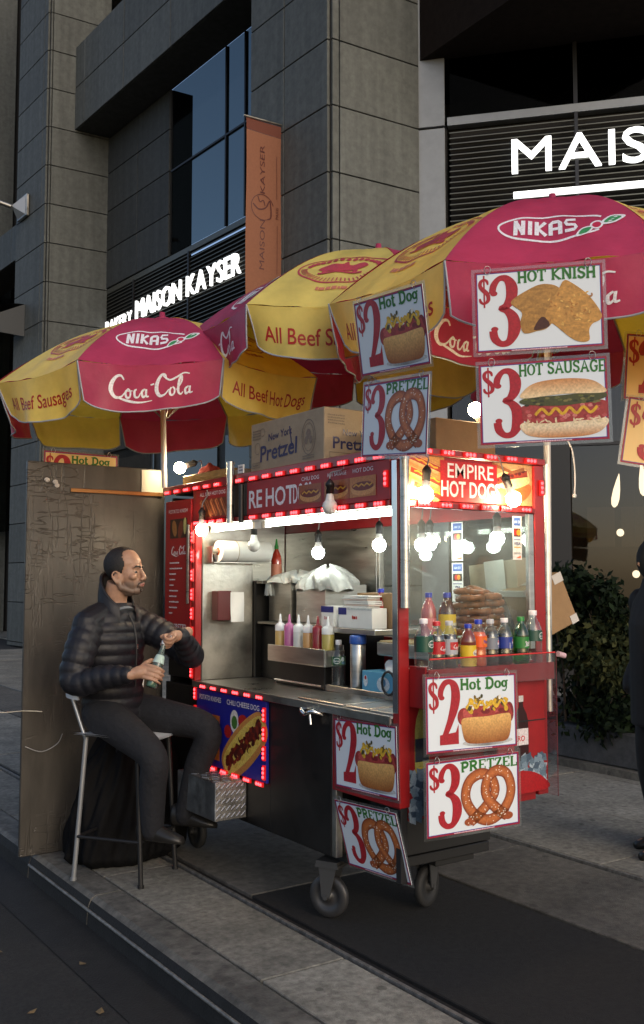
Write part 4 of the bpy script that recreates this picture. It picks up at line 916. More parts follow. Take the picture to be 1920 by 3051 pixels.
# red light modules
mb = MB(); mb.box((-.036, -.010, -.011), (.036, 0, .011), 0)
for k in (-1, 0, 1): mb.ball((k * .021, -.010, 0), (.0085, .006, .0085), 8, 1)
LED = mb.mesh('led_module', [ledbody, ledlens], 0)
def leds(p0, p1, n, mw):
    for i in range(n):
        p = V(p0).lerp(V(p1), (i + .5) / n); link('led_module', LED, cart, T(*p) @ mw)
F_END, F_LONG = M(), RZ(-90); VERT = RY(90)
leds((X0 - .0125, 5.44, 2.083), (X0 - .0125, 4.68, 2.083), 6, F_LONG); leds((X0 - .0125, 4.42, 2.083), (X0 - .0125, 3.22, 2.083), 9, F_LONG)
leds((X0 - .0105, 5.04, 1.881), (X0 - .0105, 4.66, 1.881), 4, F_LONG); leds((X0 - .0105, 4.42, 1.881), (X0 - .0105, 3.22, 1.881), 9, F_LONG)
leds((X0 - .0125, 4.515, 2.083), (X0 - .0125, 4.48, 2.083), 1, F_LONG)
leds((X0 + .07, Y0 - .013, 2.105), (X1 - .04, Y0 - .013, 2.105), 6, F_END); leds((X0 + .07, Y0 - .003, 1.878), (X1 - .07, Y0 - .003, 1.878), 6, F_END)
leds((X0 - .006, 5.05, 1.86), (X0 - .006, 5.05, .98), 8, F_LONG @ VERT); leds((X0 - .006, 5.0, .97), (X0 - .006, 5.0, .56), 4, F_LONG @ VERT)
leds((X0 - .008, 4.96, .965), (X0 - .008, 4.22, .965), 6, F_LONG); leds((X0 - .010, 4.235, .93), (X0 - .010, 4.235, .55), 4, F_LONG @ VERT)
leds((X0 - .008, 4.96, .535), (X0 - .008, 4.22, .535), 6, F_LONG)
leds((X0 - .006, Y0 + .075, 2.04), (X0 - .006, Y0 + .075, 1.93), 1, F_LONG @ VERT); leds((X1 - .025, Y0 - .003, 2.07), (X1 - .025, Y0 - .003, 1.90), 1, VERT)
# fluorescent tubes under the roof
for y0, y1 in ((3.27, 4.42), (4.5, 5.0)):
    m = MB(); m.box((2.60, y0, 1.868), (2.70, y1, 1.90)); f = m.obj('tube_fitting', white, cart, bevel=.004)
    m = MB(); m.tube([(2.65, y0 + .03, 1.851), (2.65, y1 - .03, 1.851)], .0145, 12); m.obj('light_tube', tubem, f)
    m = MB(); m.box((2.63, y0, 1.832), (2.67, y0 + .028, 1.8675)); m.obj('tube_holder', white, f)
    m = MB(); m.box((2.63, y1 - .028, 1.832), (2.67, y1, 1.8675)); m.obj('tube_holder', white, f)
# hanging bulbs
def bulb(label, p, top, lit=bulbm, tilt=(0, 0), group='bulbs hung on the cart'):
    t = thing('hanging_bulb', label, 'light bulb', (0, 0, 0), group); place(t, T(*p) @ RX(tilt[0]) @ RY(tilt[1]))
    m = MB(); m.lathe([(0, -.043), (.018, -.039), (.031, -.025), (.036, -.006), (.031, .011), (.021, .022)], 18, 0, cap=False); m.obj('glass', lit, t)
    m = MB(); m.lathe([(.0215, .0215), (.019, .034), (.0155, .052)], 16, 0); m.obj('bulb_neck', bulbneck if lit is not bulboff else bulboff, t)
    m = MB(); m.lathe([(.014, .05), (.0185, .052), (.0185, .085), (.021, .087), (.021, .098), (.012, .112), (.004, .12)], 14, 0); m.obj('socket', black, t)
    iv = t.matrix_basis.inverted(); e = iv @ V(top); s_ = V((0, 0, .118)); b_ = (e - s_)
    m = MB(); m.tube(catmull([s_, s_ + V((.006, .0, .03)), s_ + b_ * .6 + V((.015, 0, .01)), e], 5), .0035, 6); m.obj('cable', mat('grey_cable', (.25, .25, .25), .5), t)
    return t
bulb('lit bulb dangling in front of the paper towel roll at the open side', (X0 - .03, 4.90, 1.845), (X0 - .02, 4.86, 2.06))
bulb('unlit pale bulb hanging before the long red fascia, under a curled cable', (X0 - .04, 3.62, 1.895), (X0 - .02, 3.54, 2.06), bulboff)
bulb('lit bulb by the corner post of the glazed end, over the hot dog picture', (X0 + .10, Y0 - .05, 1.92), (X0 + .10, Y0 - .02, 2.10), tilt=(0, 6))
bulb('lit bulb tilted sideways over the last letter of the end fascia', (3.155, Y0 - .06, 1.925), (3.08, Y0 - .02, 2.12), tilt=(0, -28))
bulb('lit bulb shining inside the cart above the white plastic bags', (3.02, 4.47, 1.715), (3.02, 4.47, 2.06), bulbcool, group='bulbs inside the cart')
bulb('lit bulb shining inside the cart near the corner post', (3.1, 4.02, 1.745), (3.1, 4.02, 2.06), bulbcool, group='bulbs inside the cart')
bulb('unlit bulb hanging inside the cart beside the chili sauce bottle', (2.72, 4.66, 1.755), (2.72, 4.66, 2.06), bulboff, group='bulbs inside the cart')
bulb('left of two lit bulbs close together behind the end pane', (3.16, 3.75, 1.74), (3.16, 3.75, 2.06), bulbcool, group='bulbs inside the cart')
bulb('right of two lit bulbs close together behind the end pane', (3.30, 3.85, 1.75), (3.30, 3.85, 2.06), bulbcool, group='bulbs inside the cart')
bulb('single lit bulb behind the end pane, above the pretzel stack', (3.30, 3.36, 1.76), (3.30, 3.36, 2.06), bulbcool, group='bulbs inside the cart')
bulb('lit bulb lying on the cart roof at the foot of the umbrella pole', (2.62, 5.38, 2.245), (2.72, 5.34, 2.13), tilt=(0, 70), group='bulbs on the cart roof')
bulb('lit bulb glowing between the price signs above the cart roof', (3.08, 3.26, 2.33), (3.16, 3.26, 2.13), tilt=(0, 150), group='bulbs on the cart roof')
# ------------------------------------------------------------------ umbrellas
def nikas(dd, x, y, s, sy=1.75):
    k = W_; d = Decal(); y0 = y; y = 0
    d.ring(x, y, 2.15 * s, .62 * s, .085 * s, k, 40, a0=.42, a1=2 * pi - .55)
    st = lambda pts, w=.17: d.stroke([(x - 1.55 * s + a * s, y - .34 * s + b * s, w * s) for a, b in pts], 0, k)
    st([(.1, 0), (.1, .7)]); st([(.1, .62), (.38, .1)], .15); st([(.4, 0), (.4, .7)]); st([(.68, 0), (.68, .7)])
    st([(.95, 0), (.95, .7)]); st([(1.3, .68), (1.0, .34), (1.32, 0)], .16)
    st([(1.5, 0), (1.5, .55), (1.6, .63), (1.8, .63), (1.88, .55), (1.88, 0)]); st([(1.5, .28), (1.88, .28)], .13)
    st([(2.5, .63), (2.15, .63), (2.1, .5), (2.15, .38), (2.45, .33), (2.5, .2), (2.42, .08), (2.06, .08)], .15)
    lx_, ly_ = x + 1.75 * s, y - .12 * s
    for col, g in ((k, 1.0), (c(60, 140, 80), .68)):
        for a, r in ((.25, .75), (3.7, .62)):
            cx_, cy__ = lx_ + .62 * s * cos(a) * r / .7, ly_ + .55 * s * sin(a) * r / .7
            dx, dy = cos(a) * r * s * .72 * g, sin(a) * r * s * .72 * g
            d.poly(catmull([(cx_ - dx, cy__ - dy), (cx_ - dy * .45, cy__ + dx * .36), (cx_ + dx, cy__ + dy), (cx_ + dy * .45, cy__ - dx * .36)], 4, True), col)
        d.ell(lx_, ly_, .26 * s * g, .2 * s * g, k if g == 1 else c(190, 40, 70))
    for vs, fs, col, lay in d.it: dd.raw([(p[0], y0 + p[1] * sy) for p in vs], fs, col)
    return dd
def emblem(d, x, y, s):
    k = c(176, 62, 70)
    d.ring(x, y, 1.5 * s, .95 * s, .07 * s, k, 36)
    for i in range(30):
        a = pi + pi * i / 30; d.stroke([(x + 1.2 * s * cos(a), y + .7 * s * sin(a)), (x + 1.42 * s * cos(a), y + .88 * s * sin(a))], .04 * s, k)
    r = random.Random(4)
    for i in range(15): a = pi * (.08 + .84 * i / 14); d.ell(x + 1.2 * s * cos(a), y + .72 * s * sin(a), .09 * s, .12 * s, k, 8)
    d.poly(catmull([(x - .8 * s, y - .1 * s), (x - .5 * s, y + .3 * s), (x - .1 * s, y + .25 * s), (x + .05 * s, y + .5 * s), (x + .2 * s, y + .2 * s), (x + .6 * s, y + .35 * s), (x + .8 * s, y + .05 * s), (x + .3 * s, y - .2 * s), (x - .3 * s, y - .25 * s)], 4, True), k)
    d.stroke([(x - .75 * s, y - .4 * s), (x - .2 * s, y - .3 * s), (x + .7 * s, y - .35 * s)], .1 * s, k); d.ell(x - .55 * s, y - .2 * s, .1 * s, .2 * s, k); d.ell(x + .45 * s, y - .2 * s, .08 * s, .2 * s, k)
    d.dashes(x - .55 * s, y - 1.33 * s, x + .55 * s, .17 * s, c(200, 120, 90))
    return d
def umbrella(label, hub, R, drop, yaw, tilt, val, pole, red0, flare=.0, seed=0, lower=None):
    t = thing('market_umbrella', label, 'umbrella', pole[0], 'red and yellow umbrellas over the food cart')
    TM = RX(tilt[0]) @ RY(tilt[1]); hub = V(hub); rr = random.Random(seed)
    def rim(k): a = rad(yaw + 45 * k); return V((cos(a), sin(a), 0))
    prof = lambda v: .22 * v + .78 * v ** 2.1
    ph = [rr.uniform(0, 6) for _ in range(8)]; sk = [rr.uniform(-.02, .02) for _ in range(9)]
    for k in range(8):
        a, b = rim(k), rim(k + 1); edge = (b - a).length * R; slant = math.hypot(R * .92, drop)
        def P(u, v, off=0, k=k, a=a, b=b):
            w = a.lerp(b, u); p = w * (R * v); p.z = -drop * prof(v) - .03 * 4 * u * (1 - u) * v * v + (.006 * sin(9 * u + 7 * v + ph[k]) + .005 * sin(23 * u - 11 * v + 2 * ph[k]) * (u * (1 - u) * 4)) * v
            n = w.normalized() * drop * (.5 + v) / R + V((0, 0, 1)); n.normalize()
            return hub + TM @ (p + n * off)
        def Q(u, w, off=0, k=k, a=a, b=b):
            uu = .5 + (u - .5) * (1 - .05 * w); h = a.lerp(b, uu); q = h * (R + (flare + .02 * sin(u * pi * 2.3 + ph[k]) + .014 * sin(u * 11 + ph[k] * 2) + .007 * sin(u * 27 + ph[k] * 3 + 2 * w)) * w)
            q.z = -drop - .03 * 4 * uu * (1 - uu) - val * w * (1 + .05 * sin(u * 5 + ph[k]) - .16 * (abs(u - .5) * 2) ** 6)
            n = (h.normalized() - V((0, 0, .05)))
            return hub + TM @ (q + n * off)
        col = vred if (k % 2 == 0) == red0 else vyel
        m = MB(); m.grid(lambda u, v: P(u, .02 + .98 * v), 18, 14); cp = m.obj('canopy_panel', col, t)
        m = MB(); m.grid(lambda u, v: Q(u, v), 28, 6); vf = m.obj('valance_flap', col, t)
        m = MB(); m.tube([Q(0, i / 4, .001) for i in range(5)] + [Q(i / 28, 1, .001) for i in range(1, 28)] + [Q(1, 1 - i / 4, .001) for i in range(5)], .0045, 5); m.obj('edge_piping', piping, vf)
        pmap = lambda x, y, off: P(.5 + x / (edge * max(.1, 1 - y / slant)), 1 - y / slant, off + .002)
        vmap = lambda x, y, off: Q(.5 + x / edge, -y / val, off + .002)
        d = Decal()
        if col is vred: nikas(d, -.01, .245, .090 * R)
        else: emblem(d, 0, .34, .15 * R)
        d.build('print', cp, pmap, maxe=.05)
        d = Decal()
        if col is vred: coke(d, -.24 * R, -.175 * R, .125 * R, W_, .9)
        else: d.text('All Beef Sausages' if k % 4 in (0, 3) or lower else 'All Beef Hot Dogs', .0, -.165 * R, .07 * R, c(170, 30, 22), .008, 'c', width=.62 * R)
        d.build('print', vf, vmap, maxe=.05)
        m = MB(); m.tube([P(0, .03, -.008), P(0, .35, -.012), P(0, .7, -.012), P(0, 1, -.006)], .006, 6); m.obj('rib', steel2, t)
        m = MB(); m.tube([hub + TM @ V((0, 0, -drop * 1.35)) + TM @ (a * .02), P(0, .52, -.014)], .005, 6); m.obj('strut', steel2, t)
    m = MB(); m.tube([V(pole[0]), V(pole[1]), hub + V((0, 0, .01))] if len(pole) > 1 else [V(pole[0]), hub], .017, 12); m.obj('pole', polem, t)
    m = MB(); m.lathe([(.05, -.012), (.045, .012), (.02, .02), (.016, .05), (0, .055)], 12, 0); f = m.obj('finial', vred, t); f.matrix_basis = T(*hub) @ TM
    return P
umbrella('umbrella above the seated man with white script on its red front flap', (2.535, 5.486, 3.171), .995, .453, -141.8, (-.7, -1.8), .234, [(2.535, 5.43, 2.12), (2.527, 5.45, 2.7)], True, -.043, 1)
umbrella('tilted middle umbrella with a yellow front flap, half hidden by the nearest umbrella', (3.41, 4.42, 3.47), 1.07, .53, -164.5, (2.7, .2), .24, [(3.30, 4.36, 2.12), (3.38, 4.41, 3.1)], False, -.045, 2)
umbrella('nearest umbrella, over the glazed end of the cart, with price signs hanging from it', (3.498, 3.159, 3.366), 1.094, .532, -159.5, (2.3, -1.3), .238, [(3.44, 3.18, 1.0), (3.45, 3.17, 2.4)], True, -.032, 3)

# ------------------------------------------------------------------ price signs
def price_sign(label, mw, kind, w=.47, h=.31, paperc=(218, 226, 232), clips=((-.18, 0), (.18, 0)), group='laminated price signs'):
    t = thing('price_sign', label, 'price sign', (0, 0, 0), group); place(t, mw)
    m = MB(); m.box((-w / 2, -.0012, -h / 2), (w / 2, .0012, h / 2)); m.obj('card', mat('white_card', c(*paperc), .45) if paperc == (218, 226, 232) else mat('cream_card', c(*paperc), .45), t)
    g = .012; m = MB(); m.box((-w / 2 - g, .0016, -h / 2 - g), (w / 2 + g, .0020, h / 2 + g)); m.obj('clear_sleeve', sleeve, t)
    d = Decal(); bc = c(150, 20, 50); R_ = c(168, 22, 38); G = c(38, 110, 30)
    d.frame(0, 0, w, h, .008, bc); d.frame(.007, .007, w - .007, h - .007, .0025, c(50, 60, 150))
    d.dashes(w * .5 - .1, .002, w * .5 + .1, .005, c(225, 190, 200))
    if kind == 'knish':
        d.big('$', .012, .165, .05, .125, R_); d.big('3', .052, .018, .095, .27, R_, 1.3); d.slab('HOT KNISH', .155, .435, .248, .044, G, arc=.004); knish_pic(d, .13, .012, .32, .235)
    elif kind == 'sausage':
        d.big('$', .012, .175, .05, .115, R_); d.big('3', .052, .02, .092, .265, R_, 1.3); d.slab('HOT SAUSAGE', .145, .455, .245, .045, G, arc=.004); sausage_pic(d, .148, .014, .305, .215)
    elif kind == 'hotdog':
        d.big('$', .012, .155, .058, .145, R_); d.big('2', .060, .03, .10, .265, R_, 1.25); d.slab('Hot Dog', .17, .42, .245, .047, G); hotdog_pic(d, .158, .02, .29, .225)
    elif kind == 'pretzel':
        d.big('$', .012, .175, .055, .115, R_); d.big('3', .056, .025, .095, .265, R_, 1.3); d.slab('PRETZEL', .165, .45, .243, .042, G, arc=.003); pretzel_pic(d, .165, .018, .27, .225)
    elif kind == 'three':
        d.big('$', .014, .165, .06, .13, R_); d.big('3', .07, .02, .11, .27, R_, 1.2)
    d.build('print', t, lambda x, y, off: V((x - w / 2, -.0014 - off, y - h / 2)), SIGNPRINT)
    for x, z in clips:
        m = MB()
        for i in range(1): m.tube([(x + .012 * cos(a * .7), -.006 + .004 * sin(a * 1.3), h / 2 + .005 + .016 * sin(a * .7)) for a in range(10)], .0012, 5)
        m.obj('ring_clip', steel, t)
    return t
def scl(cn, k): return V((0, 0, 1.55)) * (1 - k) + V(cn) * k
price_sign('hot knish price sign hanging from the nearest umbrella', T(*scl((2.702, 2.517, 2.574), .972)) @ RZ(-47) @ RX(3) @ RY(-.7), 'knish', .457, .301)
price_sign('hot sausage price sign hanging beneath the hot knish sign', T(*scl((2.723, 2.522, 2.225), .972)) @ RZ(-48.5) @ RX(.3) @ RY(-1), 'sausage', .457, .301)
price_sign('two dollar hot dog sign hanging from the yellow flap of the nearest umbrella', T(*scl((2.446, 3.089, 2.569), .957)) @ RZ(-92.5) @ RX(10.6) @ RY(4.1), 'hotdog', .45, .297)
price_sign('pretzel sign hanging below the hot dog sign, in front of the cardboard carton', T(*scl((2.46, 3.087, 2.216), .957)) @ RZ(-94.3) @ RX(.7) @ RY(5), 'pretzel', .45, .297)
price_sign('two dollar hot dog sign on the red panel of the service side', T(2.543, 3.405, .795) @ RZ(-90.5) @ RY(-2.2), 'hotdog', .45, .298)
price_sign('pretzel sign tilted inward under the service side, lowest of all the signs', T(2.562, 3.385, .448) @ RZ(-91) @ RX(13) @ RY(-3.4), 'pretzel', .455, .30)
price_sign('two dollar hot dog sign in front of the drinks tray', T(2.803, 3.012, 1.01) @ RZ(-5.7) @ RX(-1.3) @ RY(.3), 'hotdog', .463, .305)
price_sign('pretzel sign under the drinks tray, below the hot dog sign', T(2.80, 3.004, .680) @ RZ(-8.2) @ RX(1.6) @ RY(-1.5), 'pretzel', .456, .30)
price_sign('cream hot dog sign peeping over the top of the plywood screen', T(2.10, 5.68, 2.17) @ RZ(3), 'hotdog', .47, .31, (228, 196, 130))
price_sign('cream three dollar sign at the right, hung apart from the white signs', T(3.885, 2.787, 2.22) @ RZ(-34) @ RY(9), 'three', .47, .31, (232, 205, 150))
price_sign('cream sign above the cream three dollar sign, under the yellow flap', T(3.92, 2.80, 2.545) @ RZ(-34) @ RY(4), 'hotdog', .47, .31, (232, 205, 150))

# ------------------------------------------------------------------ cartons and things on the roof
def carton(name, label, a, b, mt, flaps=True):
    t = thing(name, label, 'cardboard box', ((a[0] + b[0]) / 2, (a[1] + b[1]) / 2, a[2]), 'cardboard boxes on the cart')
    m = MB(); m.box(a, b); m.obj('box', mt, t, bevel=.003); return t
ct = carton('cardboard_box', 'big brown carton with dark blue pretzel lettering on the cart roof', (2.56, 3.74, 2.118), (2.97, 4.42, 2.372), cardd)
bl = c(38, 42, 88); gr = c(120, 105, 90)
d = Decal(); d.text('New York', .29, .155, .036, bl, .012, shear=.12, rot=.06); d.stroke([(.38, .2), (.40, .1), (.37, .09)], .01, bl); d.text('Pretzel', .27, .055, .078, bl, .018, shear=.1, width=.35, rot=.04)
d.ring(.55, .125, .058, .085, .005, gr); d.ring(.55, .125, .045, .068, .003, gr); d.ell(.55, .14, .02, .025, gr); d.ell(.53, .11, .014, .02, gr); d.ell(.57, .11, .014, .02, gr)
for i in range(4): d.dashes(.02, .21 - i * .014, .10, .008, gr, i)
d.ring(.07, .12, .026, .03, .003, gr); d.ring(.12, .2, .022, .02, .003, gr); d.frame(.015, .02, .095, .048, .003, gr); d.dashes(.025, .03, .085, .009, gr)
for i in range(2): d.dashes(.5, .02 + i * .012, .6, .007, gr, i)
d.build('print', ct, lambda x, y, off: V((2.5585 - off, 4.42 - x, 2.118 + y)))
d = Decal(); d.text('New York', .20, .125, .03, bl, .012, shear=.1); d.text('Pretzel', .17, .06, .055, bl, .016, width=.24); d.frame(.03, .015, .2, .042, .003, gr); d.ring(.25, .2, .03, .022, .003, gr)
for i in range(4): d.dashes(.02, .215 - i * .013, .12, .008, gr, i + 3)
d.build('print', ct, lambda x, y, off: V((2.56 + x, 3.7385 - off, 2.118 + y)))
m = MB(); m.box((2.575, 3.755, 2.3725), (2.955, 4.405, 2.374)); m.obj('tape_top', cardm, ct)
carton('cardboard_box', 'plain brown carton on the near edge of the cart roof under the knish sign', (2.80, 3.22, 2.118), (3.16, 3.66, 2.27), cardm)
tr = thing('metal_tray', 'brassy metal tray holding odds and ends on the far end of the cart roof', 'tray', (2.85, 5.0, 2.12))
m = MB(); m.box((2.60, 4.72, 2.118), (3.0, 5.30, 2.125))
for a, b in (((2.595, 4.72, 2.118), (2.6, 5.3, 2.18)), ((3.0, 4.72, 2.118), (3.005, 5.3, 2.18)), ((2.6, 4.715, 2.118), (3.0, 4.72, 2.18)), ((2.6, 5.3, 2.118), (3.0, 5.305, 2.18))): m.box(a, b)
m.obj('tray_shell', brass, tr, bevel=.003)
carton('cardboard_box', 'small shallow brown box beside the brassy tray on the cart roof', (2.62, 4.64, 2.118), (2.78, 4.705, 2.165), cardd)
rg = MB(); rg.grid(lambda u, v: V((2.70 + .14 * u + .01 * sin(v * 9), 5.20 + .16 * v, 2.20 + .07 * sin(u * pi) * sin(v * pi) + .012 * sin(u * 14) * cos(v * 11))), 10, 10)
tag(rg.obj('red_rag', mat('red_cloth', (.25, .03, .02), .8)), 'crumpled red cloth beside the roof bulb at the far umbrella pole', 'rag')
st_ = MB(); st_.box((2.545, 4.478, 2.125), (2.552, 4.535, 2.17)); st_ = st_.obj('code_tag', paper, cart)
d = Decal()
for i in range(4):
    for j in range(2): d.ell(.012 + .011 * i, .014 + .016 * j, .004, .005, c(35, 40, 70), 8)
d.build('print', st_, lambda x, y, off: V((2.5448 - off, 4.533 - x, 2.126 + y)))

# tilted carton behind the drinks tray
tb = thing('cardboard_box', 'brown carton standing on one corner outside the glazed end, pale tape at its corners', 'cardboard box', (3.6, 3.28, 1.29), 'cardboard boxes on the cart')
R = T(3.595, 3.30, 1.43) @ RZ(-12) @ RY(-24)
m = MB(); m.box((-.11, -.005, -.13), (.115, .20, .13)); o = m.obj('box', cardm, tb, bevel=.003); o.matrix_basis = R
for a, b in (((-.112, -.0075, .075), (-.045, -.0052, .132)), ((.06, -.0075, .085), (.117, -.0052, .132)), ((.075, -.0075, -.132), (.117, -.0052, -.09)), ((-.112, -.0075, -.132), (-.085, -.0052, -.1))):
    m = MB(); m.box(a, b); o = m.obj('tape', tapem, tb); o.matrix_basis = R
m = MB(); m.box((-.118, -.006, .10), (-.110, .202, .13)); m.box((-.05, -.006, .131), (.0, .2, .1335)); o = m.obj('tape', tapem, tb); o.matrix_basis = R
lid = thing('cardboard_box', 'open pale carton flap seen through the glass, leaning against the side pane', 'cardboard box', (3.5, 3.75, 1.4), 'cardboard boxes on the cart')
m = MB(); m.obox((3.50, 3.42, 1.50), (.02, .36, -.03), (.16, -.01, .02), (.0, .02, .16)); m.obj('box', cardd, lid, bevel=.003)
m = MB(); m.obox((3.497, 3.50, 1.495), (.0, .14, -.012), (-.001, 0, 0), (.0, .02, .165)); m.obj('tape', tapem, lid)
# loose white cord at the pole
cd = MB(); cd.tube(catmull([(3.50, 3.10, 2.22), (3.53, 3.09, 2.16), (3.545, 3.09, 2.05), (3.54, 3.09, 1.96)], 6), .004, 6); cd.ball((3.538, 3.09, 1.95), .011, 8)
tag(cd.obj('knotted_cord', white), 'short white knotted cord dangling beside the right umbrella pole', 'cord')
for k, (a, b) in enumerate((((3.83, 2.62, 2.85), (3.86, 2.62, 2.45)), ((3.80, 2.64, 2.85), (3.90, 2.60, 2.45)))):
    m = MB(); m.tube([a, b], .0025, 5); tag(m.obj('sign_string', black), ('steeper', 'more slanted')[k] + ' of two thin black strings crossing under the yellow flap at the cream sign', 'string', 'strings that hold the cream sign')

# ------------------------------------------------------------------ bottles and goods
def bottle(name, label, p, h, r, body, cap_, label_fn=None, fill=None, level=.62, lab=None, group='drink bottles on the outside tray', rot=0, waist=False, cat='bottle'):
    t = thing(name, label, cat, (0, 0, 0), group); place(t, T(*p) @ RZ(rot))
    pr = [(.0, 0), (r * .82, 0), (r * .98, h * .03), (r, h * .08), (r * (.94 if waist else 1), h * .3), (r * (.90 if waist else 1), h * .42), (r, h * .58), (r * .96, h * .66), (r * .74, h * .76), (r * .48, h * .84), (r * .40, h * .87), (r * .39, h * .915)]
    m = MB(); m.lathe(pr, 20, 0, cap=False); m.obj('bottle_body', body, t)
    if fill:
        hl = h * level; q = [(x * .955, z + .002) for x, z in pr if z < hl]; rl = None
        for (xa, za), (xb, zb) in zip(pr, pr[1:]):
            if za <= hl <= zb: rl = (xa + (xb - xa) * (hl - za) / max(1e-6, zb - za)) * .955
        m = MB(); m.lathe(q + [(rl, hl), (0, hl)], 18, 0, cap=False); m.obj('drink', fill, t)
    m = MB(); m.lathe([(r * .46, h * .905), (r * .46, h * .99), (r * .42, h), (0, h)], 16, 0, cap=True); m.obj('cap', cap_, t)
    if lab:
        z0, z1, colr = lab; rl = r * (1.0 if not waist else .97) + .0012
        m = MB(); m.lathe([(rl, h * z0), (rl, h * z1)], 22, 0, cap=False); lb = m.obj('bottle_label', mat('label_' + '_'.join(str(int(v)) for v in colr), c(*colr), .35), t)
        if label_fn:
            d = Decal(); label_fn(d); d.build('print', lb, lambda x, y, off: V(((rl + off + .0006) * sin(x / rl), -(rl + off + .0006) * cos(x / rl), h * (z0 + z1) / 2 + y)), maxe=.012)
    return t
def L_water(d): d.rect(-.028, -.022, .008, .022, c(25, 70, 55)); d.ell(-.006, 0, .02, .016, c(205, 215, 210)); d.ell(-.006, 0, .016, .012, c(40, 90, 80)); d.text('Springs', -.006, -.004, .007, W_, .02, width=.028); d.ell(.026, .008, .010, .012, c(215, 225, 225)); d.ell(.03, -.010, .012, .008, c(120, 165, 190))
def L_coke(d): coke(d, -.026, -.010, .0165, W_, 1.0)
def L_diet(d): d.rect(-.04, -.012, .04, .02, c(185, 22, 30)); coke(d, -.026, -.007, .0165, W_, 1.0)
def L_tea(d): d.ell(0, .012, .024, .014, c(225, 215, 190)); d.text('Snapple', 0, .005, .010, c(60, 50, 110), .02, width=.036); d.ell(0, -.022, .02, .010, c(235, 205, 60)); d.ell(-.008, -.026, .010, .008, c(190, 150, 30))
def L_fanta(d): d.ell(0, 0, .03, .02, c(235, 120, 30)); d.text('Fanta', 0, -.008, .014, c(60, 55, 140), .04, width=.042)
def pepsi(d, x, y, r): d.ell(x, y, r, r, W_); d.poly([(x + r * cos(a * .2 + .35), y + r * sin(a * .2 + .35)) for a in range(13)] + [(x - r * .3, y + r * .1)], c(195, 25, 40)); d.poly([(x + r * .95 * cos(a * .2 + 3.5), y + r * .95 * sin(a * .2 + 3.5)) for a in range(13)] + [(x + r * .3, y - r * .2)], c(40, 60, 150))
def L_dpep(d): pepsi(d, .004, 0, .017)
def L_pep(d): pepsi(d, .012, 0, .017); d.text('pepsi', -.016, -.015, .010, W_, .0, rot=pi / 2)
def L_sprite(d): d.text('Sprite', 0, -.008, .016, W_, .03, width=.044, rot=.15); d.stroke([(-.026, -.016), (.024, -.01)], .003, W_)
tz = 1.1835
bx = dict(rot=24)
row = [('water_bottle', 'clear spring water bottle with a green label at the left end of the tray', 2.628, 3.11, .200, .0345, petclear, ink['white'], L_water, None, 0, (.36, .66, (30, 78, 62))),
       ('cola_bottle', 'cola bottle with a red cap and red label on the tray', 2.702, 3.115, .188, .033, petclear, ink['red'], L_coke, liq['cola'], .72, (.32, .58, (176, 20, 30))),
       ('cola_bottle', 'cola bottle with a grey cap and silver and red label on the tray', 2.777, 3.12, .188, .033, petclear, ink['grey'], L_diet, liq['cola'], .72, (.30, .62, (165, 170, 178))),
       ('tea_bottle', 'small amber tea bottle with blue cap and yellow label on the tray', 2.855, 3.088, .175, .031, mat('amber_bottle', (.16, .035, .02), .1, coat=1), ink['blue'], L_tea, None, 0, (.05, .52, (215, 185, 45))),
       ('orange_soda_bottle', 'bright orange soda bottle with a blue cap on the tray', 2.937, 3.112, .190, .033, petclear, ink['blue'], L_fanta, liq['orange'], .74, (.42, .66, (225, 92, 35))),
       ('cola_bottle', 'cola bottle with a grey cap, silver label and round red white blue badge', 3.020, 3.125, .190, .033, petclear, ink['grey'], L_dpep, liq['cola'], .68, (.36, .60, (120, 128, 140))),
       ('cola_bottle', 'cola bottle with a white cap and blue label on the tray', 3.10, 3.12, .193, .033, petclear, ink['white'], L_pep, liq['cola'], .68, (.36, .60, (35, 55, 140))),
       ('lemon_soda_bottle', 'green soda bottle with a green cap on the tray', 3.192, 3.11, .197, .033, petgreen, ink['green'], L_sprite, None, 0, (.34, .58, (40, 120, 50))),
       ('water_bottle', 'tall clear water bottle at the right end of the tray, beside the red post', 3.28, 3.12, .222, .036, petclear, ink['white'], L_water, None, 0, (.42, .62, (45, 80, 70)))]
for nm, lb, x, y, h, r, body, cp, fn, fl, lv, la in row:
    bottle(nm, lb, (x, y, tz), h * 1.06, r * 1.11, body, cp, fn, fl, lv, la, rot=28 + rs.uniform(-8, 8), waist=nm != 'water_bottle')
gi = 'drink bottles inside the cart'
sh = MB(); sh.box((2.90, 3.80, 1.285), (3.36, 4.30, 1.312)); sh.obj('upper_shelf', steel, cart, bevel=.003)
cb('shelf_leg', (2.905, 4.275, ZC), (2.93, 4.298, 1.284), steel2); cb('wood_board', (2.92, 3.22, 1.235), (3.36, 3.79, 1.262), mat('worn_wood', (.38, .28, .14), .6, var=.2, scale=6)); cb('board_rim', (2.905, 3.22, 1.195), (2.918, 3.79, 1.255), steel)
bottle('juice_bottle', 'red juice bottle with a blue cap, left of a pair on the inner shelf', (3.04, 3.93, 1.313), .20, .034, mat('red_juice', (.22, .015, .015), .12, coat=1), ink['blue'], L_tea, None, 0, (.05, .58, (205, 70, 60)), gi, 10)
bottle('juice_bottle', 'orange labelled juice bottle with a blue cap, right of a pair on the inner shelf', (3.07, 3.845, 1.313), .20, .034, mat('dark_tea_glass', (.06, .012, .008), .1, coat=1), ink['blue'], L_tea, None, 0, (.05, .58, (225, 120, 40)), gi, 15)
bottle('juice_bottle', 'pink juice bottle with a blue cap behind the end pane', (2.955, 3.46, 1.2625), .235, .036, mat('pink_juice', (.45, .10, .12), .12, coat=1), ink['blue'], L_tea, None, 0, (.1, .5, (215, 120, 130)), gi, 20)
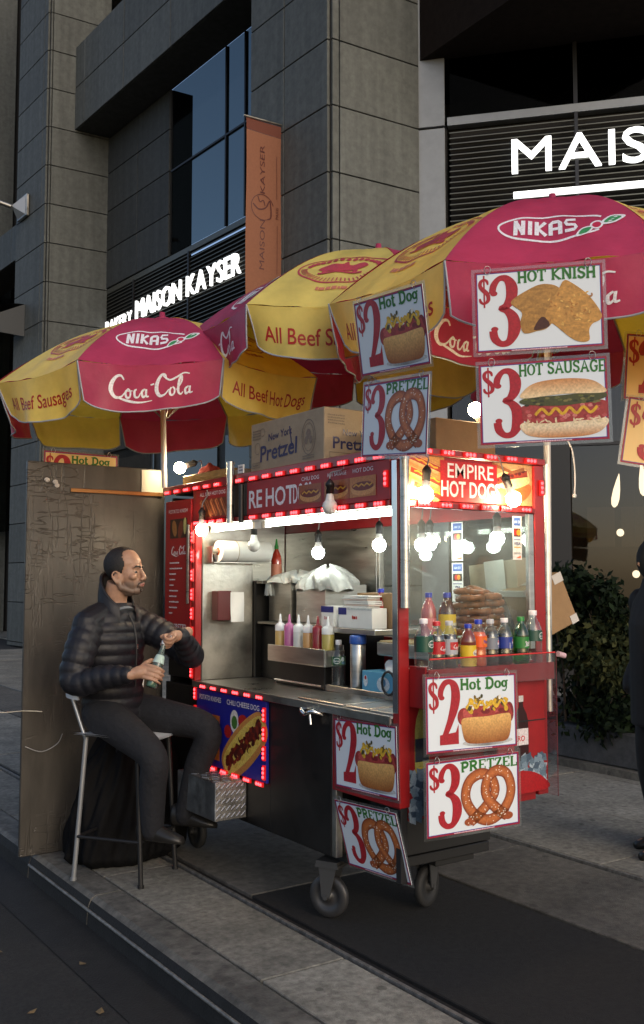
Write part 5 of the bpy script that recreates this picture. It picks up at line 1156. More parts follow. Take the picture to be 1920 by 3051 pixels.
bottle('tea_bottle', 'dark tea bottle with a wide yellow label behind the end pane', (3.015, 3.40, 1.2625), .235, .040, mat('dark_tea_glass', (.06, .012, .008), .1), ink['blue'], L_tea, None, 0, (.04, .58, (225, 190, 45)), gi, 20)
bottle('lemon_soda_bottle', 'small green bottle behind the end pane beside the pretzels', (3.155, 3.52, 1.216), .16, .028, petgreen, ink['green'], None, None, 0, None, gi)
bottle('water_bottle', 'clear water bottle standing on the steel counter', (2.91, 4.12, ZC + .002), .262, .036, petclear, ink['white'], L_water, None, 0, (.52, .68, (90, 130, 90)), gi, -40)
th = thing('steel_flask', 'tall stainless flask with a blue lid standing on the counter', 'flask', (2.92, 3.965, ZC))
m = MB(); m.lathe([(.034, 0), (.039, .008), (.039, .245), (.036, .25)], 22, 0, ctr=(2.92, 3.965, ZC + .001)); m.obj('flask_body', steel, th)
m = MB(); m.lathe([(.040, .25), (.042, .256), (.042, .285), (.038, .294), (0, .294)], 22, 0, ctr=(2.92, 3.965, ZC + .001)); m.obj('lid', mat('blue_lid', (.03, .10, .42), .35), th)
tx = thing('tissue_box', 'light blue tissue box with a tissue pulled up, beside the corner post', 'tissue box', (2.93, 3.74, ZC))
m = MB(); m.box((2.875, 3.60, ZC + .012), (2.99, 3.87, ZC + .13)); m.obj('box', mat('sky_blue_card', (.13, .42, .62), .5), tx, bevel=.002)
d = Decal(); d.ell(.17, .062, .05, .036, c(225, 235, 240)); d.ell(.17, .07, .02, .02, c(80, 140, 190)); d.ell(.03, .07, .018, .028, c(225, 235, 240)); d.ell(.03, .085, .008, .01, c(190, 40, 40)); d.rect(0, 0, .27, .018, c(150, 205, 225))
d.build('print', tx, lambda x, y, off: V((2.8735 - off, 3.87 - x, ZC + .012 + y)))
m = MB(); m.grid(lambda u, v: V((2.93 + .03 * (v - .5) * (1 - u), 3.77 - .10 * u + .05 * v * (1 - u) - .04, ZC + .13 + .075 * v * (.4 + u) + .01 * sin(u * 9))), 8, 6); m.obj('tissue', paper, tx)
m = MB(); m.tube([(2.862, 3.645 + .05 * cos(a / 12 * 2 * pi), ZC + .085 + .055 * sin(a / 12 * 2 * pi)) for a in range(13)], .006, 8)
tag(m.obj('black_cup_handle', black), 'black ring shaped handle in front of the blue tissue box', 'handle')
# squeeze bottles in their steel rack
rk = thing('sauce_rack', 'steel rack in front of the griddle holding the squeeze bottles', 'rack', (2.88, 4.42, ZC))
m = MB(); m.box((2.835, 4.14, 1.115), (2.84, 4.70, 1.20)); m.box((2.835, 4.14, 1.11), (2.96, 4.70, 1.115)); m.box((2.84, 4.135, 1.115), (2.96, 4.14, 1.195)); m.box((2.955, 4.14, 1.115), (2.96, 4.7, 1.22)); m.obj('rack_tray', steel, rk, bevel=.002)
m = MB(); m.box((2.865, 4.18, ZC + .002), (2.95, 4.66, 1.108)); m.obj('rack_base', darksteel, rk, bevel=.003)
m = MB(); m.tube([(2.86, 4.66, 1.008), (2.86, 4.2, 1.008)], .006, 8); m.obj('rail', chrome, rk)
sq = [('yellow mustard', (190, 160, 95), W_, 'mustard squeeze bottle with a white cap at the far end of the rack'), ('pink', (180, 95, 150), None, 'pink squeeze bottle in the sauce rack'), ('white', (200, 205, 205), W_, 'white squeeze bottle in the sauce rack'), ('tan', (190, 145, 90), W_, 'tan sauce squeeze bottle with a white cap, fourth in the rack'), ('red', (140, 18, 35), None, 'dark red ketchup squeeze bottle in the sauce rack'), ('mustard', (175, 160, 80), W_, 'wide mustard squeeze bottle at the near end of the rack')]
for i, (k, cl, cp, lb) in enumerate(sq):
    y = 4.655 - i * .094; w = .033 if i == 5 else .029; t = thing('squeeze_bottle', lb, 'sauce bottle', (2.89, y, 1.117), 'squeeze bottles in the sauce rack')
    bm_ = mat('sauce_' + k.replace(' ', '_'), c(*cl), .3, coat=.5); cm = whitep if cp else bm_
    m = MB(); m.lathe([(w * .95, 0), (w, .01), (w, .155), (w * .96, .16)], 18, 0, ctr=(2.89, y, 1.1175)); m.obj('bottle_body', bm_, t)
    m = MB(); m.lathe([(w * 1.02, .158), (w * 1.02, .188), (w * .7, .198), (.012, .202), (.009, .21), (.004, .25), (0, .252)], 18, 0, ctr=(2.89, y, 1.1175)); m.obj('nozzle_cap', cm, t)
# chili sauce bottle on the griddle shelf, steel bins, plastic bags
cb('griddle_shelf', (2.94, 4.34, 1.30), (3.385, 4.995, 1.315), steel2); cb('griddle_back', (2.97, 4.34, ZC), (3.38, 4.99, 1.29), darksteel)
for lb, a, b in (('tall steel bin with a crumpled bag over its rim, nearest the far wall', (3.0, 4.72, 1.316), (3.24, 4.96, 1.56)), ('wide steel bin covered by white plastic bags', (3.02, 4.40, 1.316), (3.30, 4.69, 1.53))):
    t = thing('steel_bin', lb, 'steel bin', ((a[0] + b[0]) / 2, (a[1] + b[1]) / 2, a[2]), 'steel bins in the cart'); m = MB(); q = .004
    m.box(a, (b[0], b[1], a[2] + q)); m.box(a, (a[0] + q, b[1], b[2])); m.box((b[0] - q, a[1], a[2]), b); m.box((a[0] + q, a[1], a[2]), (b[0] - q, a[1] + q, b[2])); m.box((a[0] + q, b[1] - q, a[2]), (b[0] - q, b[1], b[2]))
    m.obj('bin_shell', steel, t); m = MB(); m.box((a[0] + .008, a[1] + .008, a[2] + .01), (b[0] - .008, b[1] - .008, b[2] - .02)); m.obj('contents', paper, t)
def bag(label, ctr, r3, seed):
    r = random.Random(seed); ph = [r.uniform(0, 6) for _ in range(6)]; m = MB()
    def fn(u, v):
        a = 2 * pi * u; z = v; k = 1 + .18 * sin(3 * a + ph[0] + 2 * v) + .12 * sin(7 * a + ph[1]) * (1 - v) + .07 * sin(11 * a + ph[2] + 4 * v) + .05 * sin(23 * a + ph[5] + 9 * v) * (.3 + v)
        rr_ = (1 - v ** 3.6) * .86 + .10
        return V((ctr[0] + r3[0] * cos(a) * k * rr_, ctr[1] + r3[1] * sin(a) * k * rr_, ctr[2] + r3[2] * (z + .10 * sin(4 * a + ph[3]) * v + .06 * sin(9 * a + ph[4]))))
    m.grid(fn, 110, 30); return tag(m.obj('plastic_bag', tissuem), label, 'plastic bag', 'white plastic bags in the cart')
bag('large crumpled white plastic bag piled on the wide steel bin', (3.13, 4.53, 1.50), (.16, .17, .13), 1); bag('low white plastic bag spread over the tall steel bin', (3.1, 4.80, 1.54), (.15, .15, .07), 2)
bag('strip of white plastic hanging off the tall bin by the sauce bottle', (2.99, 4.93, 1.47), (.03, .035, .10), 3)
cs = thing('chili_sauce_bottle', 'red chili sauce bottle with a green nozzle standing on the tall steel bin', 'sauce bottle', (3.03, 4.99, 1.56))
m = MB(); m.lathe([(.028, 0), (.032, .01), (.032, .12), (.028, .15), (.012, .185), (.011, .19)], 18, 0, ctr=(3.06, 4.975, 1.552)); m.obj('bottle_body', mat('chili_red', (.42, .03, .012), .25, coat=.6), cs)
m = MB(); m.lathe([(.013, .19), (.013, .21), (.009, .215), (.004, .25), (0, .252)], 14, 0, ctr=(3.06, 4.975, 1.552)); m.obj('nozzle_cap', mat('nozzle_green', (.02, .22, .03), .4), cs)
m = MB(); m.lathe([(.0328, .03), (.0328, .10)], 18, 0, ctr=(3.06, 4.975, 1.552), cap=False); m.obj('bottle_label', mat('pale_print', (.55, .2, .12), .5), cs)
cb('side_ledge', (2.935, 4.93, 1.535), (3.2, 5.0, 1.551), steel2)
# cartons and papers on the inner shelf
def small_box(label, a, b, mt, pr=None, nm='small_carton', grp='boxes on the inner shelf'):
    t = thing(nm, label, 'box', ((a[0] + b[0]) / 2, (a[1] + b[1]) / 2, a[2]), grp); m = MB(); m.box(a, b); m.obj('box', mt, t, bevel=.0015)
    if pr:
        d = Decal(); pr(d, b[1] - a[1], b[2] - a[2]); d.build('print', t, lambda x, y, off: V((a[0] - .0015 - off, b[1] - x, a[2] + y)))
    return t
small_box('small white and blue carton at the end of the inner shelf', (2.915, 4.17, 1.3125), (3.0, 4.285, 1.42), paper, lambda d, w, h: (d.rect(0, h * .7, w, h, c(40, 45, 120)), d.dashes(w * .25, h * .35, w * .75, .018, c(200, 150, 150))))
small_box('long white carton with a blue corner on the inner shelf', (2.925, 3.855, 1.3125), (3.02, 4.14, 1.415), paper, lambda d, w, h: (d.rect(0, h * .65, w * .25, h, c(40, 45, 120)), d.rect(w * .25, h * .9, w, h, c(200, 205, 205)), d.dashes(w * .42, h * .45, w * .58, .018, c(200, 60, 50))))
small_box('open brown carton standing behind the white one', (3.03, 3.83, 1.3125), (3.14, 4.12, 1.49), cardm)
t = thing('stacked_papers', 'stack of folded paper trays lying on the long white carton', 'paper stack', (2.98, 4.0, 1.416))
for i in range(7):
    m = MB(); a = rs.uniform(-.05, .05); z = 1.4165 + i * .009
    m.obox((2.935, 3.90 + a * .2, z), (.085, a * .1, 0), (-a * .1, .21, 0), (0, 0, .0065)); m.obj('paper_tray', mat('checked_paper', (.62, .5, .45), .7) if i % 3 == 1 else paper, t)
# paper towel roll and napkin holder on the far wall
t = thing('paper_towel_roll', 'thick paper towel roll on a bracket high on the far wall', 'paper towel', (2.8, 4.96, 1.7))
m = MB(); m.tube([(2.655, 4.955, 1.722), (2.985, 4.955, 1.722)], .062, 26); m.obj('roll', paper, t)
m = MB(); m.tube([(2.652, 4.955, 1.722), (2.654, 4.955, 1.722)], .022, 14); m.obj('core', mat('orange_core', (.45, .12, .05), .7), t)
m = MB(); m.box((2.615, 4.93, 1.655), (2.99, 5.03, 1.659)); m.box((2.612, 4.95, 1.655), (2.616, 5.03, 1.75)); m.tube([(2.616, 4.955, 1.722), (2.652, 4.955, 1.722)], .012, 10); m.obj('bracket', steel2, t)
m = MB(); m.tube([(2.76, 4.955 + .0635 * cos(a / 20 * 2 * pi), 1.722 + .0635 * sin(a / 20 * 2 * pi)) for a in range(21)], .0015, 5, cap=False); m.obj('tie', mat('tan_tie', (.4, .3, .2), .7), t)
t = thing('napkin_holder', 'dark red napkin holder with a white sheet, fixed to the far wall', 'napkin holder', (2.73, 5.0, 1.33))
m = MB(); m.box((2.655, 4.955, 1.325), (2.745, 5.03, 1.495)); m.obj('holder', mat('dark_red_box', (.10, .015, .015), .4), t, bevel=.004)
m = MB(); m.grid(lambda u, v: V((2.735 + .085 * u, 4.950 + .006 * sin(u * 4 + v * 3) - .01 * v, 1.487 - .17 * v)), 6, 10); m.obj('sheet', paper, t)
# pretzels stacked on foil behind the end pane
def pretzel_mesh(seed):
    r = random.Random(seed)
    p = [(-.075, -.055, .0), (-.045, -.03, .006), (0, .0, .012), (.028, .03, .006), (.01, .06, 0), (-.04, .072, 0), (-.082, .05, 0), (-.095, .0, 0), (-.07, -.05, .004), (0, -.078, 0), (.07, -.05, .004), (.095, 0, 0), (.082, .05, 0), (.04, .072, 0), (-.01, .06, 0), (-.028, .03, .006), (0, .0, .02), (.045, -.03, .010), (.075, -.055, .0)]
    q = catmull(p, 4); m = MB(); m.tube(q, [.0165 * (1 + .12 * sin(i * .5 + seed)) for i in range(len(q))], 9); m.v = [(x, y, z * 1.0) for x, y, z in m.v]
    for i in range(26): a = r.choice(q); m.box((a[0] + r.gauss(0, .005), a[1] + r.gauss(0, .005), a[2] + .0145), (a[0] + r.gauss(0, .002) + .006, a[1] + .006, a[2] + .0185), 1)
    return m
pm = mat('baked_crust', (.20, .07, .022), .5, var=.55, scale=22, coat=.1); saltm = mat('salt_grain', (.75, .72, .68), .6)
foil = MB(); foil.grid(lambda u, v: V((3.07 + .27 * u, 3.24 + .30 * v, 1.262 + .035 * abs(sin(u * 9 + v * 4)) * (1 - .4 * v) + .01 * sin(v * 21 + u * 13))), 20, 20)
foil = tag(foil.obj('crumpled_foil', mat('foil_paper', (.6, .6, .58), .4, .3)), 'crumpled white paper and foil under the stack of pretzels', 'foil')
pms = [pretzel_mesh(i).mesh('pretzel', [pm, saltm]) for i in range(3)]
z = 1.318
for i in range(7):
    for j, (x, y) in enumerate(((3.135, 3.37), (3.225, 3.345))):
        if j == 1 and i == 6: continue
        o = link('pretzel', pms[(i + j) % 3]); o.matrix_basis = T(x + rs.uniform(-.012, .012), y + rs.uniform(-.015, .015), z + i * .030 + (.008 if j else 0)) @ RZ(rs.uniform(-40, 40) + 90 * (i % 2)) @ RX(rs.uniform(-5, 5)) @ RY(rs.uniform(-5, 5)) @ M.Diagonal((.76, .76, .92, 1))
        tag(o, ('soft brown salted pretzel in the left column of the stack, %s' if j == 0 else 'soft brown salted pretzel in the right column of the stack, %s') % ('lowest of its column', 'second from the bottom', 'third from the bottom', 'fourth from the bottom', 'fifth from the bottom', 'sixth from the bottom', 'topmost of its column')[i], 'pretzel', 'stacked soft pretzels')

# ------------------------------------------------------------------ plywood screen
pw = thing('plywood_screen', 'weathered grey brown plywood screen standing across the kerb behind the seated man', 'plywood screen', (2.15, 5.56, 0))
wood = mat('weathered_plywood', (.046, .041, .035), .42, var=.3, scale=3, bump=.0, stretch=(3, 1, .8))
nt = wood.node_tree; b_ = nt.nodes['Principled BSDF']; N_ = nt.nodes.new; L_ = nt.links.new
tc = N_('ShaderNodeTexCoord')
def crack(sc_, lo, seed):
    mp = N_('ShaderNodeMapping'); mp.inputs['Scale'].default_value = sc_; mp.inputs['Location'].default_value = (seed, 0, seed); n = N_('ShaderNodeTexNoise'); n.inputs['Scale'].default_value = 1; n.inputs['Detail'].default_value = 3
    L_(tc.outputs['Object'], mp.inputs[0]); L_(mp.outputs[0], n.inputs['Vector'])
    s1 = N_('ShaderNodeMath'); s1.operation = 'SUBTRACT'; s1.inputs[1].default_value = .5; L_(n.outputs[0], s1.inputs[0]); s2 = N_('ShaderNodeMath'); s2.operation = 'ABSOLUTE'; L_(s1.outputs[0], s2.inputs[0])
    r = N_('ShaderNodeMapRange'); r.inputs[1].default_value = 0; r.inputs[2].default_value = lo; L_(s2.outputs[0], r.inputs[0]); return r.outputs[0]
m1 = N_('ShaderNodeMath'); m1.operation = 'MINIMUM'; L_(crack((16, 1, 1.6), .022, 3.1), m1.inputs[0]); L_(crack((3.2, 1, 17), .018, 7.7), m1.inputs[1])
no = N_('ShaderNodeTexNoise'); no.inputs['Scale'].default_value = 2.6; L_(tc.outputs['Object'], no.inputs['Vector'])
mm = N_('ShaderNodeMapRange'); mm.inputs[1].default_value = .42; mm.inputs[2].default_value = .62; mm.inputs[3].default_value = .05; mm.inputs[4].default_value = .6; L_(no.outputs[0], mm.inputs[0])
bp_ = N_('ShaderNodeBump'); bp_.inputs['Distance'].default_value = .0045; mxw = N_('ShaderNodeMix'); mxw.data_type = 'RGBA'; mxw.blend_type = 'MULTIPLY'; mxw.inputs[0].default_value = 1; old = b_.inputs['Base Color'].links[0].from_socket; mq = N_('ShaderNodeMapRange'); mq.inputs[3].default_value = .86; L_(m1.outputs[0], mq.inputs[0]); mq2 = N_('ShaderNodeMix'); mq2.inputs[2].default_value = 1; L_(mm.outputs[0], mq2.inputs[0]); L_(mq.outputs[0], mq2.inputs[3]); L_(old, mxw.inputs[6]); L_(mq2.outputs[0], mxw.inputs[7]); L_(mxw.outputs[2], b_.inputs['Base Color']); L_(mm.outputs[0], bp_.inputs['Strength']); L_(m1.outputs[0], bp_.inputs['Height']); L_(bp_.outputs[0], b_.inputs['Normal'])
m = MB(); m.box((1.735, 5.56, .005), (2.60, 5.585, 2.245)); m.obj('plywood_sheet', wood, pw, bevel=.004)
m = MB(); m.box((1.99, 5.545, 2.075), (2.58, 5.556, 2.098)); m.obj('brass_strip', mat('brass_strip', (.32, .16, .06), .35, .8), pw, bevel=.002)
m = MB(); m.box((2.44, 5.552, 2.10), (2.60, 5.559, 2.235)); m.obj('pale_patch', mat('pale_tape_sheet', (.5, .48, .38), .5), pw)
m = MB()
for x, z in ((1.85, 2.14), (1.90, 2.13), (1.91, 2.11)): m.ball((x, 5.557, z), (.018, .003, .014), 8)
m.obj('paint_fleck', mat('pale_fleck', (.4, .38, .36), .8), pw)
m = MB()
def heapfn(u, v):  # added black heap, stands in for the deep shade below the seat
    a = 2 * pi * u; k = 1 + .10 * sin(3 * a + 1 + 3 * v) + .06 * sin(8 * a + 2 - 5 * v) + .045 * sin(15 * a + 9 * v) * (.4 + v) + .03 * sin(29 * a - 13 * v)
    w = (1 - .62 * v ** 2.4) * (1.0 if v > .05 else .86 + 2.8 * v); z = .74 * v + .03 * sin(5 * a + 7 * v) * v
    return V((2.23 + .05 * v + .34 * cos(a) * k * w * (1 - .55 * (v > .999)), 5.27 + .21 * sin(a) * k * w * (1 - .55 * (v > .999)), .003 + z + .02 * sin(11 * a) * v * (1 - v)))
m.grid(heapfn, 120, 40); m.add([heapfn(i / 40, 1) for i in range(40)], [tuple(range(40))]); m.add([heapfn(i / 40, 0) for i in range(40)], [tuple(range(40))[::-1]])
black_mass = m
m = MB(); m.tube(catmull([(1.75, 5.54, .62), (1.84, 5.53, .585), (1.93, 5.53, .62), (1.95, 5.50, .68)], 6), .003, 5); tag(m.obj('loose_wire', mat('grey_wire', (.3, .3, .3), .4)), 'thin grey wire looping low across the plywood screen', 'wire', 'thin loose wires')
m = MB(); m.tube(catmull([(1.30, 5.6, 1.03), (1.40, 5.5, .93), (1.55, 5.45, .84), (1.74, 5.54, .82), (1.84, 5.53, .81)], 6), .003, 5); tag(m.obj('loose_wire', mat('pale_wire', (.6, .58, .5), .4)), 'pale wire hanging in from the left edge onto the plywood screen', 'wire', 'thin loose wires')
# ------------------------------------------------------------------ tall white stool chair
Fd = V((.583, -.812, 0)); Ld = V((.812, .583, 0)); CO = V((1.86, 4.99, 0))       # rear leg nearest the camera
ch = thing('bar_chair', 'white tall bar chair with thin metal legs under the seated man', 'bar chair', CO)
def cp_(f, l, z): return CO + Fd * f + Ld * l + V((0, 0, z))
legm = mat('pale_leg_metal', (.34, .36, .38), .35, .6)
SZ = .735
shadelegm = mat('shaded_leg_metal', (.012, .012, .013), .5, .2)  # leg metal with shade put into its colour, for the unlit legs and footrest
for f, l in ((0, 0), (0, .36), (.36, 0), (.36, .36)):
    m = MB(); m.tube([cp_(f * 1.0 - (.02 if f == 0 else -.02), l, 0), cp_(.03 + f * .85, .02 + l * .9, SZ)], .0125, 10); m.tube([cp_(f - (.02 if f == 0 else -.02), l, 0), cp_(f - (.02 if f == 0 else -.02), l, .015)], .017, 10); m.obj('leg', legm if f == l == 0 else shadelegm, ch)
m = MB()
for a, b in (((0, 0), (.37, 0)), ((.37, 0), (.37, .36)), ((.37, .36), (0, .36)), ((0, .36), (0, 0))): m.tube([cp_(a[0], a[1], .225), cp_(b[0], b[1], .225)], .009, 8)
m.obj('footrest', shadelegm, ch)
m = MB(); m.grid(lambda u, v: cp_(-.02 + .42 * u, -.03 + .42 * v, SZ + .008 + .018 * ((2 * v - 1) ** 2) - .012 * u), 12, 12); m.grid(lambda u, v: cp_(-.02 + .42 * u, -.03 + .42 * v, SZ + .0 + .018 * ((2 * v - 1) ** 2) - .012 * u), 12, 12); m.obj('seat', whitep, ch)
def backp(u, v, o=0):
    a = pi * (u - .5) * .78; r = .335 + .02 * v
    h = .05 + .16 * max(0, cos(a * 1.25))
    return cp_(.20 - (r + o) * cos(a) * .98, .18 + (r + o) * sin(a), SZ + .21 + v * h)
m = MB(); m.grid(lambda u, v: backp(u, v), 24, 8); m.grid(lambda u, v: backp(u, v, .008), 24, 8)
m.tube([backp(i / 24, 1, .004) for i in range(25)], .006, 6); m.obj('backrest', whitep, ch)
m = MB(); m.tube([cp_(-.0, .06, SZ - .02), cp_(-.12, .06, SZ + .27)], .011, 8); m.tube([cp_(-.0, .30, SZ - .02), cp_(-.12, .30, SZ + .27)], .011, 8); m.obj('back_support', legm, ch)

# ------------------------------------------------------------------ people: tubes and balls fused into one skin
DG = bpy.context.evaluated_depsgraph_get
def fuse(mb, voxel, smooth=3, name='skin', mats=None, fac=.5):
    me = mb.mesh(name, mats[0] if mats else black); o = bpy.data.objects.new(name, me); COL.objects.link(o)
    r = o.modifiers.new('r', 'REMESH'); r.mode = 'VOXEL'; r.voxel_size = voxel; r.use_smooth_shade = True
    s = o.modifiers.new('s', 'SMOOTH'); s.iterations = smooth; s.factor = fac
    dg = DG(); dg.update(); nm = bpy.data.meshes.new_from_object(o.evaluated_get(dg)); bpy.data.objects.remove(o); bpy.data.meshes.remove(me)
    nm.name = name; nm.materials.clear()
    for q in mats: nm.materials.append(q)
    nm.polygons.foreach_set('use_smooth', [True] * len(nm.polygons)); return nm
def loft(mb, rings, n=20, closed=True):
    """rings: (centre, x axis, y axis) ellipses"""
    vs = []; fs = []
    for ctr, ax, ay in rings: vs += [V(ctr) + V(ax) * cos(2 * pi * k / n) + V(ay) * sin(2 * pi * k / n) for k in range(n)]
    for i in range(len(rings) - 1):
        for k in range(n): fs.append((i * n + k, i * n + (k + 1) % n, (i + 1) * n + (k + 1) % n, (i + 1) * n + k))
    fs.append(tuple(range(n))[::-1]); fs.append(tuple(range((len(rings) - 1) * n, len(rings) * n))); return mb.add(vs, fs, 0, True)
def limb(mb, pts, rs_, n=14, sub=6, puff=0, pitch=.05):
    q = catmull([(*V(p), r) for p, r in zip(pts, rs_)], sub); P_ = [V(a[:3]) for a in q]; R_ = [a[3] for a in q]
    if puff:
        L2 = 0; out = []; den = []; 
        for i in range(len(P_) - 1):
            k = max(1, int((P_[i + 1] - P_[i]).length / .008))
            for j in range(k): den.append((P_[i].lerp(P_[i + 1], j / k), R_[i] + (R_[i + 1] - R_[i]) * j / k))
        den.append((P_[-1], R_[-1])); P_ = []; R_ = []
        for i, (p, r) in enumerate(den):
            if i: L2 += (p - den[i - 1][0]).length
            P_.append(p); R_.append(r + puff * (abs(sin(pi * L2 / pitch)) ** .6 - .6))
    mb.tube(P_, R_, n); mb.ball(P_[0], R_[0], 12); mb.ball(P_[-1], R_[-1], 12); return mb
skinm = mat('skin', (.36, .205, .135), .5, var=.12, scale=40, bump=.08, bscale=220)
nt = skinm.node_tree; skinm.node_tree.nodes['Principled BSDF'].inputs['Subsurface Weight'].default_value = .06; skinm.node_tree.nodes['Principled BSDF'].inputs['Subsurface Radius'].default_value = (.01, .004, .002)

_b = nt.nodes['Principled BSDF']; _o = _b.inputs['Base Color'].links[0].from_socket; _a = nt.nodes.new('ShaderNodeAttribute'); _a.attribute_name = 'stubble'
_m = nt.nodes.new('ShaderNodeMix'); _m.data_type = 'RGBA'; nt.links.new(_a.outputs['Fac'], _m.inputs[0]); nt.links.new(_o, _m.inputs[6]); _m.inputs[7].default_value = (.16, .105, .078, 1); nt.links.new(_m.outputs[2], _b.inputs['Base Color'])
lipm = mat('lips', (.26, .10, .08), .45)
hairm = mat('black_hair', (.012, .010, .009), .55, var=.4, scale=120, bump=.5, bscale=260)
puffm = mat('navy_puffer_nylon', (.011, .0115, .016), .5, var=.15, scale=12, bump=.25, bscale=45, spec=.35)
jeans = mat('dark_jeans', (.0055, .0065, .0105), .85, var=.3, scale=60, bump=.8, bscale=26)
shoem = mat('black_shoe', (.015, .014, .013), .4)

hipR, hipL, kneeR, kneeL = V((1.985, 4.99, .845)), V((2.165, 5.12, .845)), V((2.119, 4.64, .655)), V((2.47, 4.72, .755))
ankR, ankL = V((2.14, 4.68, .30)), V((2.40, 4.83, .31))
shR, shL, neck = V((1.865, 4.93, 1.325)), V((2.21, 5.06, 1.335)), V((2.045, 5.01, 1.39))
elR, wrR, elL, wrL = V((1.80, 4.86, 1.045)), V((1.988, 4.606, 1.085)), V((2.395, 4.78, 1.15)), V((2.262, 4.625, 1.272))
hd = V((2.083, 4.944, 1.592)); hf = V((.655, -.75, .05)).normalized(); hu = V((.02, -.02, 1)); hu = (hu - hf * hu.dot(hf)).normalized(); hl = hu.cross(hf)
def H(f, l, u): return hd + hf * f + hl * l + hu * u
def head(mb):
    ax = (hf, hl, hu)
    mb.ball(H(-.012, 0, .050), (.100, .077, .092), 24, axes=ax); mb.ball(H(.030, 0, .050), (.062, .064, .062), 20, axes=ax); mb.ball(H(.028, 0, .0), (.061, .066, .085), 20, axes=ax)
    mb.ball(H(.036, 0, -.045), (.056, .056, .066), 20, axes=ax); mb.ball(H(.060, 0, -.094), (.032, .034, .024), 16, axes=ax)
    for s in (-1, 1):
        mb.tube([H(-.012, s * .060, -.035), H(.0, s * .054, -.075), H(.055, s * .022, -.100)], [.018, .018, .016], 10)
        mb.ball(H(.066, s * .046, -.022), (.022, .020, .018), 12, axes=ax)
        mb.ball(H(.103, s * .0135, -.037), (.011, .0085, .009), 10, axes=ax)
        mb.tube([H(.070, s * .050, .024), H(.083, s * .030, .032), H(.088, s * .008, .027)], [.008, .0105, .010], 8)
        mb.tube([H(.072, s * .046, .006), H(.0815, s * .032, .014), H(.081, s * .017, .008)], .0048, 6)
        mb.tube([H(.070, s * .046, -.004), H(.078, s * .032, -.010), H(.080, s * .017, -.005)], .0055, 6)
        ea = [H(-.010, s * .074, -.052), H(-.018, s * .082, -.044), H(-.030, s * .089, -.020), H(-.028, s * .090, .002), H(-.013, s * .085, .010), H(-.002, s * .077, .0), H(-.004, s * .075, -.022)]
        mb.tube(catmull(ea, 4), .0055, 7); mb.ball(H(-.016, s * .077, -.021), (.014, .006, .024), 10, axes=ax); mb.ball(H(-.008, s * .075, -.047), (.008, .006, .009), 8, axes=ax); mb.ball(H(-.01, s * .060, -.02), (.03, .012, .045), 12, axes=ax)
    mb.tube([H(.088, 0, .022), H(.098, 0, .004), H(.107, 0, -.016), H(.113, 0, -.030), H(.107, 0, -.039)], [.009, .010, .0125, .0125, .009], 10)
    mb.ball(H(.090, 0, -.066), (.016, .028, .02), 14, axes=ax)
    mb.tube([H(.092, -.023, -.064), H(.105, -.007, -.060), H(.105, .007, -.060), H(.092, .023, -.064)], [.004, .0065, .0065, .004], 8)
    mb.tube([H(.090, -.020, -.068), H(.101, 0, -.072), H(.090, .020, -.068)], [.004, .0078, .004], 8)
    mb.tube([H(-.04, 0, -.05), neck + V((0, 0, .03)), neck + V((0, 0, -.05))], [.062, .066, .078], 16); mb.ball(H(.022, 0, -.088), (.055, .045, .036), 14, axes=ax)
